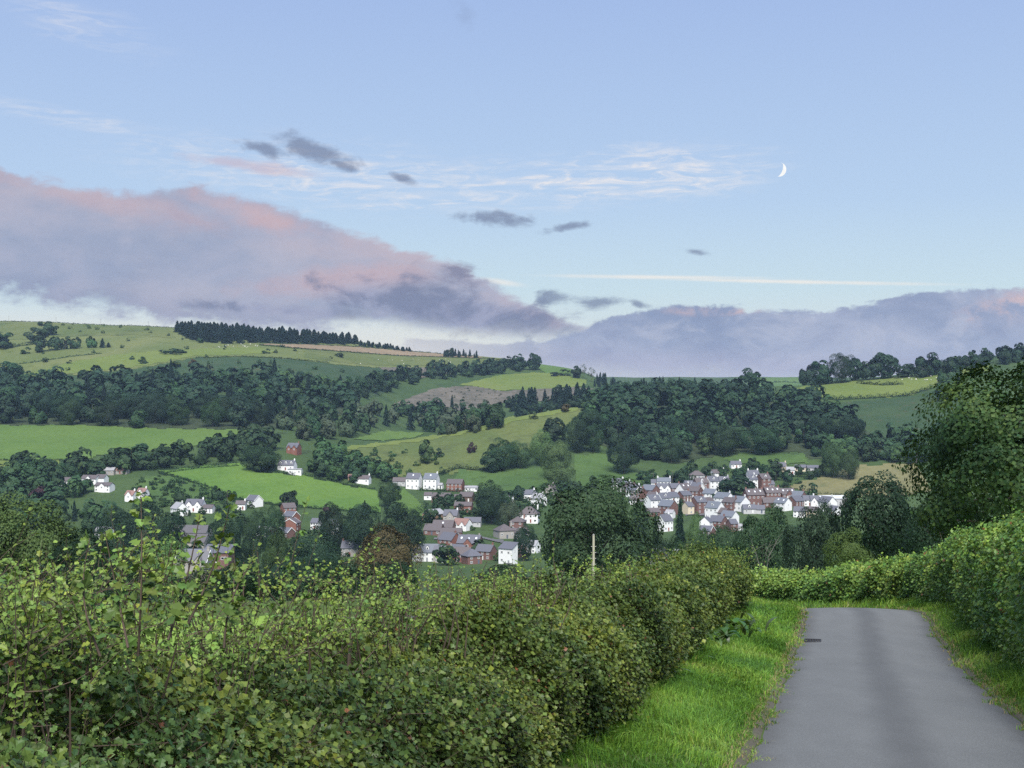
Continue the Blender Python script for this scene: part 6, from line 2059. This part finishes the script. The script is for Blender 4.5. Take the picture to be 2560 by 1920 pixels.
def build_village():
    GV = 'houses of the village'
    A = lambda *a, **k: hs(*a, group=GV, **k)
    A('5', 468, 348, (9.5, 8, 7.0, 3.6), -16, WHITE, SLATE, 'left one of the two white three-storey houses above the hedge', win=(3, 2), lights=1, chim=0)
    A('5', 618, 350, (9.5, 8, 7.0, 3.6), -16, WHITE, BLUES, 'right one of the two white three-storey houses with porch', win=(3, 2), lights=1, chim=1)
    A('5', 690, 350, (4.5, 4, 2.6, 1.2), -16, WHITE, PALER, 'white glazed porch beside the right white three-storey house', win=(2, 1), chim=0, name='garden_room')
    A('5', 342, 322, (9, 6, 3.0, 2.4), -5, GREYW, TILE, 'grey bungalow left of the white three-storey houses', win=(3, 1), chim=0, name='bungalow')
    A('5', 825, 365, (11, 8, 4.8, 2.8), -12, REDB, TILE, 'brick house with balcony right of the white three-storey houses', win=(4, 2), chim=0)
    A('5', 965, 370, (9, 5, 2.4, 1.0), -6, WHITE, PALER, 'white conservatory beside the balcony house', win=(4, 1), chim=0, name='conservatory')
    A('5', 710, 472, (12, 8, 3.6, 2.8), -18, BROWN, TILE, 'dark brown timber bungalow below the neat hedge', win=(4, 1), chim=0, name='bungalow')
    A('5', 590, 445, (5, 5, 3.0, 1.8), -5, WHITE, TILE, 'small white bay left of the brown timber bungalow', win=(1, 1), chim=0)
    A('5', 925, 460, (9, 7, 3.4, 2.6), -18, BROWN, TILE, 'second dark brown bungalow right of the first', win=(2, 1), chim=0, name='bungalow')
    A('5', 850, 460, (5, 5, 2.8, 1.6), 0, WHITE, TILE, 'white bay between the two brown bungalows', win=(1, 1), chim=0)
    A('5', 895, 550, (11, 7, 4.0, 2.0), -8, REDB, TILE, 'long red brick house below the brown bungalows', win=(4, 1), chim=0)
    A('5', 1287, 472, (4, 5, 4.2, 2.2), 40, WHITE, SLATE, 'narrow white house beside the grey-green willow', win=(1, 1))
    A('5', 1455, 448, (9, 6.5, 4.0, 2.6), 20, WHITE, SLATE, 'white cottage with long roof at the top of the village', win=(3, 1), chim=2, name='cottage')
    A('5', 1545, 490, (8, 7, 4.4, 3.0), -40, WHITE, PALER, 'white gabled cottage close to the huge green tree', gwin=1, name='cottage')
    A('5', 1655, 410, (6, 6, 4.6, 3.0), 60, STONE, TILE, 'beige stone gable peeping over the huge green tree', win=(1, 1))
    A('5', 1462, 640, (11.5, 9, 5.2, 4.4), -8, WHITE, TILE, 'white house with big dark hipped roof beside the huge green tree', hip=True, win=(4, 2))
    A('5', 1365, 705, (8.5, 8.5, 5.0, 2.8), -12, BRICK, TILE, 'square brick house with hipped roof left of the white hipped house', hip=True, win=(2, 2))
    A('5', 1245, 775, (9.5, 9, 4.4, 3.4), 24, STONE, TILE, 'stone house with hipped roof below the square brick house', hip=True, win=(3, 1))
    A('5', 640, 618, (12, 9, 3.6, 2.6), 58, (0.33, 0.22, 0.15), PALER, 'timber barn house with pale roof at the top of the brown roofs', win=(1, 1), gwin=1, chim=0, name='barn_house')
    A('5', 790, 640, (8.5, 7, 4.2, 3.2), -12, STONE, SLATE, 'house with tall white chimney right of the timber barn house', win=(3, 1), cross=1, chimc=WHITE)
    A('5', 725, 720, (12, 10, 2.8, 3.6), -10, BRICK, TILE, 'broad brown-roofed bungalow with white gablet', win=(3, 1), lights=1, chim=0, name='bungalow')
    A('5', 640, 745, (10, 9, 2.6, 3.2), -14, BRICK, TILE, 'brown-roofed bungalow left of the broad one', win=(3, 1), chim=0, name='bungalow')
    A('5', 790, 760, (12, 6, 2.4, 2.0), -4, BRICK, TILE, 'long low brown roof below the broad bungalow', win=(3, 1), chim=0, name='bungalow')
    A('5', 885, 705, (9.5, 8, 3.2, 3.2), -30, WHITE, TERRA, 'white bungalow with tan roof and twin gables', win=(2, 1), cross=2, chim=0, name='bungalow')
    A('5', 975, 672, (10, 6.5, 2.6, 2.4), -6, GREYW, SLATE, 'low slate roof right of the tan-roofed bungalow', win=(3, 1), chim=0, name='bungalow')
    A('5', 775, 865, (9.5, 7.5, 4.8, 3.6), -40, REDB, SLATE, 'bright red brick gable with slate roof in the lower village', chim=1)
    A('5', 950, 890, (12, 9, 4.6, 3.8), -14, REDB, SLATE, 'big slate roof with rooflights right of the red brick gable', lights=3, win=(3, 1), cross=1, chim=0)
    A('5', 590, 975, (15, 7.5, 4.8, 3.6), -6, WHITE, BLUES, 'pale terrace with three white dormers behind the hawthorn shoots', win=(5, 2), dorm=3, chim=2, chimc=BRICK, name='terrace_house')
    A('5', 720, 985, (9, 7, 4.6, 3.4), -6, STONE, SLATE, 'stone terrace end with small white gables', win=(3, 2), dorm=1, name='terrace_house')
    A('5', 850, 960, (9, 7, 4.2, 3.2), -30, BRICK, SLATE, 'dark slate roof below the big slate roof', win=(2, 2), chim=1)
    A('5', 965, 1000, (8, 7, 4.2, 3.2), 30, BRICK, SLATE, 'dark hipped roof lowest in the village', hip=True, win=(2, 2), chim=0)
    A('5', 1280, 1000, (8, 5, 7.6, 2.6), -35, WHITE, SLATE, 'tall narrow white house with raking roof', gwin=2, win=(2, 2), chim=0, mono=True)
    A('5', 1378, 940, (7, 6.5, 3.0, 2.6), -4, BRICK, TERRA, 'pink-tiled roof with three rooflights', lights=3, win=(2, 1), chim=0)
    A('5', 1480, 900, (8, 6, 3.8, 2.4), -28, WHITE, PALER, 'white house half behind the huge green tree', chim=0)
    A('p', 1120, 1356, (10, 7, 2.8, 2.6), -12, BRICK, TILE, 'brown-roofed bungalow between the broad bungalow and the stone house', win=(3, 1), chim=0, name='bungalow')
    A('p', 1180, 1372, (9, 7, 4.0, 2.8), 18, STONE, SLATE, 'slate-roofed house below the stone hipped house', win=(3, 2))
    A('p', 1215, 1398, (9, 7, 4.4, 3.0), -30, BRICK, SLATE, 'brick house left of the tall narrow white house', win=(3, 2))
    A('p', 1150, 1404, (11, 7, 4.2, 3.0), -8, BRICK, TILE, 'brown-roofed brick house lowest before the hawthorn shoots', win=(4, 2))
    A('p', 1300, 1345, (9, 7, 3.0, 2.6), 22, GREYW, TILE, 'grey bungalow below the square brick house', win=(3, 1), chim=0, name='bungalow')
    # left centre
    A('4', 755, 190, (12, 7, 3.6, 3.2), -14, WHITE, SLATE, 'white cottage with three dormers above the bright meadow', win=(3, 1), dorm=3, chim=2, name='cottage')
    A('4', 825, 226, (9.5, 6, 3.4, 0.4), -4, WHITE, PALER, 'flat-roofed white block below the dormer cottage', win=(3, 1), chim=0, name='outbuilding')
    A('4', 812, 48, (9, 7, 4.6, 3.2), -20, REDB, SLATE, 'brick house with white gables above the dormer cottage', cross=2, win=(2, 2), chim=1)
    A('4', 1410, 303, (10, 6.5, 3.2, 2.2), -12, WHITE, TILE, 'white bungalow in trees right of the bright meadow', win=(3, 1), name='bungalow')
    A('4', 1310, 278, (4.5, 4, 2.4, 1.6), 0, (0.42, 0.27, 0.17), TERRA, 'small tan shed left of the white bungalow in trees', win=(1, 1), chim=0, name='shed', cat='shed')
    A('4', 470, 500, (9, 7, 3.8, 3.0), -42, WHITE, SLATE, 'white house with raking gable at the foot of the bright meadow', trim=WHITE, chim=0)
    A('4', 355, 530, (6, 5, 3.4, 2.0), 0, WHITE, TILE, 'small white chimneyed house left of the raking gable', win=(2, 1))
    A('4', 762, 568, (8, 6.5, 4.0, 2.6), 30, REDB, TILE, 'upper brick house by the village centre trees', chim=0)
    A('4', 790, 640, (8, 6.5, 3.8, 2.6), -35, REDB, SLATE, 'middle brick house with white bargeboard', trim=WHITE, chim=0)
    A('4', 795, 712, (8, 8, 4.6, 2.4), 78, REDB, TILE, 'red brick gable facing out between the village trees', trim=WHITE, win=(2, 2), chim=0)
    A('4', 745, 770, (8, 6.5, 3.0, 2.4), -35, BRICK, SLATE, 'slate roof below the red brick gable', trim=WHITE, chim=0)
    A('4', 1005, 700, (5, 5, 4.0, 2.2), -20, WHITE, SLATE, 'scrap of white house between dark trees', chim=0)
    A('4', 1148, 745, (5, 5, 6.0, 2.2), -20, WHITE, SLATE, 'tall scrap of white wall between dark trees', win=(1, 2), chim=0)
    A('4', 1305, 930, (9, 7, 4.4, 3.2), -6, STONE, SLATE, 'slate roof with one dormer left of the russet tree', dorm=1, win=(3, 2), chim=2, chimc=BRICK)
    A('4', 570, 760, (9, 6, 3.0, 2.2), -30, WHITE, PALER, 'pale roof glimpsed left of the red brick gable', chim=0)
    # far left
    A('3', 545, 318, (15, 8, 3.0, 2.0), -6, GREYW, TILE, 'long grey bungalow with white fascia at the far left', win=(5, 1), chim=0, trim=WHITE, name='bungalow')
    A('3', 785, 304, (11, 7, 3.2, 2.2), -12, WHITE, TILE, 'upper white bungalow with gable at the left', win=(3, 1), cross=1, chim=0, name='bungalow')
    A('3', 880, 298, (7, 6, 3.2, 2.2), -16, WHITE, TILE, 'white gable right of the upper white bungalow', win=(2, 1), chim=0, name='bungalow')
    A('3', 905, 372, (11, 7, 3.8, 1.8), -14, WHITE, TILE, 'white split-level house below the white bungalows', win=(4, 2), cross=1, chim=0)
    A('3', 925, 228, (12, 6, 3.0, 1.8), -6, STONE, PALER, 'weathered grey stone building above the white bungalows', win=(4, 1), chim=0, name='stone_building')
    A('3', 1050, 222, (10, 5, 2.4, 1.4), -10, STONE, TERRA, 'low stone building with rusty roof above the bungalows', win=(3, 1), chim=0, name='stone_building')
    A('3', 1135, 455, (6, 6, 3.8, 2.6), -18, WHITE, TERRA, 'left one of the pair of red-tiled white houses', win=(2, 2), cross=1)
    A('3', 1235, 430, (6, 6, 3.6, 2.6), -18, WHITE, TERRA, 'right one of the pair of red-tiled white houses', win=(2, 2), cross=1)
    A('3', 1550, 580, (9, 7.5, 4.4, 3.4), -52, WHITE, PALER, 'white house with tall white chimney near the school', chimc=WHITE, gwin=1)
    A('3', 1690, 545, (11, 7.5, 4.2, 3.2), -8, WHITE, SLATE, 'half-timbered white house with twin gables near the school', cross=2, win=(3, 1), timber=True, chimc=WHITE)
    A('3', 1805, 555, (6.5, 6, 2.8, 1.8), -8, WHITE, TILE, 'low white annexe right of the half-timbered house', win=(2, 1), chim=0)
    A('3', 905, 775, (9, 6, 3.6, 2.4), -10, WHITE, PALER, 'white house glimpsed through the hawthorn shoots', win=(3, 1), chim=0, name='cottage')
    S2 = lambda *a, **k: hs(*a, name='school_building', cat='school', group='school buildings', **k)
    S2('3', 1660, 770, (20, 12, 3.0, 3.6), -6, STONE, (0.095, 0.09, 0.092), 'rear brown pitched roof of the school', win=(5, 1), chim=0)
    S2('3', 1640, 850, (20, 12, 2.8, 3.8), -6, STONE, (0.10, 0.092, 0.092), 'front brown pitched roof of the school', win=(5, 1), chim=0)
    S2('3', 1645, 1000, (14, 8, 5.4, 0.5), -3, BRICK, (0.15, 0.16, 0.18), 'flat-roofed brick school block with white windows', win=(4, 1), chim=0, big=True, Y=560)
    S2('3', 1885, 995, (10.5, 8, 4.6, 2.4), -3, BRICK, SLATE, 'brick school block with sloping dark roof', win=(3, 1), chim=0, big=True, mono=True, Y=560)
    A('3', 1680, 1075, (10, 7, 3.6, 3.2), -6, STONE, (0.13, 0.13, 0.14), 'house with white bargeboard below the school', trim=WHITE, cross=2, win=(2, 1), Y=430)
    A('p', 1665, 1412, (7, 5, 2.4, 1.2), -12, GREYW, PALER, 'low grey metal roof behind the hawthorn hedge', Y=330, win=(2, 1), chim=0, name='shed', cat='shed')


# ------------------------------------------------------------------ small things
def build_pole():
    P = at(1484, 70.0)
    P[2] = -(1470 - HZ) / F * 70.0
    root = empty('telegraph_pole', P)
    tag(root, 'pale wooden telegraph pole rising behind the hawthorn hedge', 'pole')
    H = -(1337 - HZ) / F * 70.0 - P[2]
    m = plain('weathered_pole', (0.36, 0.33, 0.27), 0.85, fine=4)
    v, f = tube([(0, 0, -2.5), (0, 0, H * 0.5), (0, 0, H)], [0.075, 0.066, 0.058], 10)
    obj('shaft', mesh_np('shaft', v, f, [m], smooth=True), root)
    v, f = tube([(0, 0, H - 0.02), (0, 0, H + 0.05)], [0.066, 0.03], 10)
    obj('cap', mesh_np('cap', v, f, [plain('pole_cap', (0.2, 0.2, 0.2))]), root)
    v, f = tube([(-0.02, -0.03, H - 0.25), (-0.25, -0.1, -2.4)], [0.007, 0.007], 4)
    obj('stay_wire', mesh_np('stay_wire', v, f, [plain('steel_wire', (0.25, 0.25, 0.26), 0.5, 0.6)]), root)
    for k in range(8):
        v, f = tube([(-0.13, 0, H - 0.6 - k * 0.3), (0.13, 0, H - 0.6 - k * 0.3)], [0.010, 0.010], 4)
        obj('climbing_peg', mesh_np('climbing_peg', v, f, [plain_steel]), root)


plain_steel = plain('dull_steel', (0.3, 0.3, 0.3), 0.5, 0.7)


def build_far_poles():
    m = plain('far_pole_wood', (0.10, 0.085, 0.07), 0.9)
    v, f = join([tube([(0, 0, -1), (0, 0, 9)], [0.16, 0.12], 6), tube([(-0.9, 0, 8.4), (0.9, 0, 8.4)], [0.07, 0.07], 4)])
    me = mesh_np('utility_pole', v, f, [m])
    spots = [(22, 805, 'first'), (140, 808, 'second'), (252, 813, 'third'), (371, 819, 'fourth'), (743, 838, 'fifth'), (770, 841, 'sixth'), (802, 845, 'last')]
    for px, py, w in spots:
        P = hit(px, py, 1700)
        o = obj('utility_pole', me)
        o.location = P
        tag(o, f'{w} utility pole from the left along the hill skyline', 'pole', 'poles on the left skyline')
    for px, py, lab in ((1634, 1214, 'pole on the grass left of the long white estate house'), (1681, 1210, 'pole right of the long white estate house'), (568, 1262, 'pole left of the white raking gable house'), (1248, 1298, 'pole below the grey-green willow')):
        o = obj('utility_pole', me)
        o.location = hit(px, py)
        tag(o, lab, 'pole')


def sheep_mesh():
    bm = bmesh.new()
    bmesh.ops.create_icosphere(bm, subdivisions=2, radius=1.0)
    for v in bm.verts:
        v.co = Vector((v.co.x * 0.62, v.co.y * 0.30, v.co.z * 0.32 + 0.62))
        # neck and head drawn out of the front of the body
        if v.co.x > 0.42:
            k = (v.co.x - 0.42) / 0.2
            v.co.x += 0.36 * k
            v.co.y *= 1 - 0.45 * k
            v.co.z = v.co.z * (1 - 0.25 * k) - 0.12 * k + 0.10
    for sx in (-0.36, 0.34):
        for sy in (-0.14, 0.14):
            r = bmesh.ops.create_cone(bm, segments=5, radius1=0.045, radius2=0.07, depth=0.45, cap_ends=True)
            for v in r['verts']:
                v.co += Vector((sx, sy, 0.22))
    me = bpy.data.meshes.new('sheep')
    bm.to_mesh(me)
    bm.free()
    me.materials.append(plain('fleece', (0.72, 0.70, 0.64), 0.95, fine=6))
    return me


def build_sheep():
    me = sheep_mesh()
    g = random.Random(3)
    for n, (x0, x1, y0, y1), ym, lab, grp in ((22, (2245, 2360, 940, 954), 1100, 'white sheep grazing on the right hill meadow', 'sheep on the right hill'),
                                              (16, (545, 650, 862, 872), 1400, 'white sheep grazing below the hilltop plantation', 'sheep below the plantation'),
                                              (14, (900, 1150, 897, 912), 1400, 'white sheep grazing on the olive pasture below the ploughed strip', 'sheep below the ploughed strip')):
        for k in range(n):
            o = obj('sheep', me)
            P = hit(g.uniform(x0, x1), g.uniform(y0, y1), ym)
            P[2] += 0.5
            o.location = P
            o.rotation_euler = (0, 0, g.uniform(0, 6.28))
            s = g.uniform(1.0, 1.35)
            o.scale = (s, s, s)
            tag(o, lab, 'sheep', grp)


def build_moon():
    """lit lune of a sphere, bright limb to the right and a little down"""
    Dm = 30000.0
    r = 17.5 / F * Dm
    n, k = 40, 10
    V = []
    for i in range(n + 1):
        a = math.pi * i / n
        for j in range(k + 1):
            # longitude from the terminator to the limb
            lo = rad(20) + (rad(90) - rad(20)) * j / k
            V.append((r * math.sin(a) * math.sin(lo), -r * math.sin(a) * math.cos(lo), r * math.cos(a)))
    m, t, out = new_mat('moonlight')
    tc = t.n('ShaderNodeTexCoord').outputs['Object']
    nz = t.noise(tc, 0.012, 4, 0.6)
    em = t.n('ShaderNodeEmission')
    t.set(em.inputs[0], t.mix(nz, (0.80, 0.80, 0.78), (1.0, 1.0, 0.97)))
    em.inputs[1].default_value = 0.55
    t.t.links.new(em.outputs[0], out.inputs[0])
    o = obj('moon', mesh_np('moon', np.array(V), grid_faces(n + 1, k + 1), [m], smooth=True))
    o.location = ((1948 - 1280) / F * Dm, Dm, -(424 - HZ) / F * Dm)
    o.rotation_euler = (0, rad(14), 0)
    tag(o, 'thin white crescent moon in the blue sky', 'moon')


def build_verge_plants():
    m = foliage_material('dock_leaf', 0.3, 0.4, 0.5)
    # broad dock leaf, arched, 6 segments
    V, Fc = [], []
    n = 7
    for i in range(n):
        t_ = i / (n - 1)
        w = 0.16 * math.sin(math.pi * min(t_ * 0.92 + 0.08, 1)) ** 0.8 + 0.004
        y, z = t_ * 0.9, 0.55 * t_ - 0.62 * t_ * t_
        V += [(-w, y, z + 0.05 * abs(w) * 4), (0, y, z), (w, y, z + 0.05 * abs(w) * 4)]
    for i in range(n - 1):
        a = i * 3
        Fc += [(a, a + 1, a + 4, a + 3), (a + 1, a + 2, a + 5, a + 4)]
    leaf = mesh_np('dock_leaf', np.array(V), np.array(Fc), [m], np.ones((len(V), 3)), smooth=True)
    g = random.Random(8)
    spots = [(12.9, -3.05, 0.34, 'broad dock plant nearest the camera at the hedge foot'), (14.8, -3.1, 0.30, 'dock plant at the hedge foot beside bright grass'), (17.2, -3.0, 0.30, 'dock plant under the middle of the hawthorn hedge'), (19.5, -2.9, 0.3, 'dock plant beside the dark weeds of the verge'),
             (23.5, -2.65, 0.40, 'dark leafy weed clump on the left verge'), (25.0, -2.45, 0.44, 'largest dark weed clump on the left verge before the crest'), (26.6, -2.65, 0.40, 'dark weed clump on the left verge nearest the crest'), (17.5, 2.5, 0.28, 'dock plant on the right verge'), (21.0, 2.6, 0.26, 'small dock plant on the right verge further on')]
    for y, d, s, lab in spots:
        k = int(np.argmin(abs(LANE[:140, 1] - y)))
        p = LANE[k] + LANE_N[k] * d
        e = empty('dock_plant', (p[0], p[1], float(lane_z(LANE[k][1])) + (0.2 if d < 0 else 0.25)), g.uniform(0, 6))
        tag(e, lab, 'plant', 'broad-leaved plants on the verges')
        for j in range(20):
            o = obj('leaf', leaf, e, tuple(c * g.uniform(0.8, 1.25) for c in ((0.06, 0.11, 0.035) if 20 < y < 27 else (0.085, 0.15, 0.045))))
            sc = 0.85 * s * g.uniform(0.6, 1.25)
            o.scale = (sc, sc, sc)
            o.rotation_euler = (g.uniform(0.1, 0.9), g.uniform(-0.25, 0.25), j * 2.4 + g.uniform(-0.3, 0.3))
            o.location = (g.gauss(0, 0.16), g.gauss(0, 0.16), g.uniform(0, 0.12))
    # drain cover at the left edge of the lane
    k = int(np.argmin(abs(LANE[:140, 1] - 26.6)))
    p = LANE[k] - LANE_N[k] * 1.12
    a = math.atan2(LANE_N[k][1], LANE_N[k][0])
    e = empty('drain_cover', (p[0], p[1], float(lane_z(LANE[k][1])) + 0.004), a)
    e.scale = (0.75, 0.75, 1)
    tag(e, 'small dark iron drain cover at the left edge of the lane', 'drain cover')
    iron = plain('cast_iron', (0.035, 0.034, 0.034), 0.6, 0.3)
    fv = join([box_np(-0.22, 0.22, -0.22, -0.18, -0.03, 0.02), box_np(-0.22, 0.22, 0.18, 0.22, -0.03, 0.02), box_np(-0.22, -0.18, -0.18, 0.18, -0.03, 0.019), box_np(0.18, 0.22, -0.18, 0.18, -0.03, 0.019)])
    obj('frame', mesh_np('frame', *fv, [iron]), e)
    bar = me_box('bar', iron, -0.015, 0.015, -0.18, 0.18, -0.02, 0.016)
    for j in range(5):
        o = obj('bar', bar, e)
        o.location = (-0.13 + j * 0.065, 0, 0)


build_estate()
build_village()
build_pole()
build_far_poles()
build_sheep()
build_moon()
build_verge_plants()
print('HOUSES', N_HOUSE, 'TREES', N_TREE, 'LEAF OBJECTS', LEAF_OBJ_N)


# ------------------------------------------------------------------ valley air
def build_haze():
    v, f = box_np(-6400, 6400, -80, 9800, -97, 150)
    m = bpy.data.materials.new('haze_air')
    m.use_nodes = True
    t = NT(m.node_tree)
    out = t.n('ShaderNodeOutputMaterial')
    pv = t.n('ShaderNodeVolumePrincipled')
    pv.inputs['Color'].default_value = (0.55, 0.76, 1.0, 1)
    pv.inputs['Density'].default_value = HAZE_DENSITY
    pv.inputs['Anisotropy'].default_value = 0.2
    t.t.links.new(pv.outputs[0], out.inputs['Volume'])
    o = obj('haze', mesh_np('haze', v, f, [m]))
    tag(o, 'thin blue evening haze filling the valley', kind='stuff')


HAZE_DENSITY = 0.00006
build_haze()
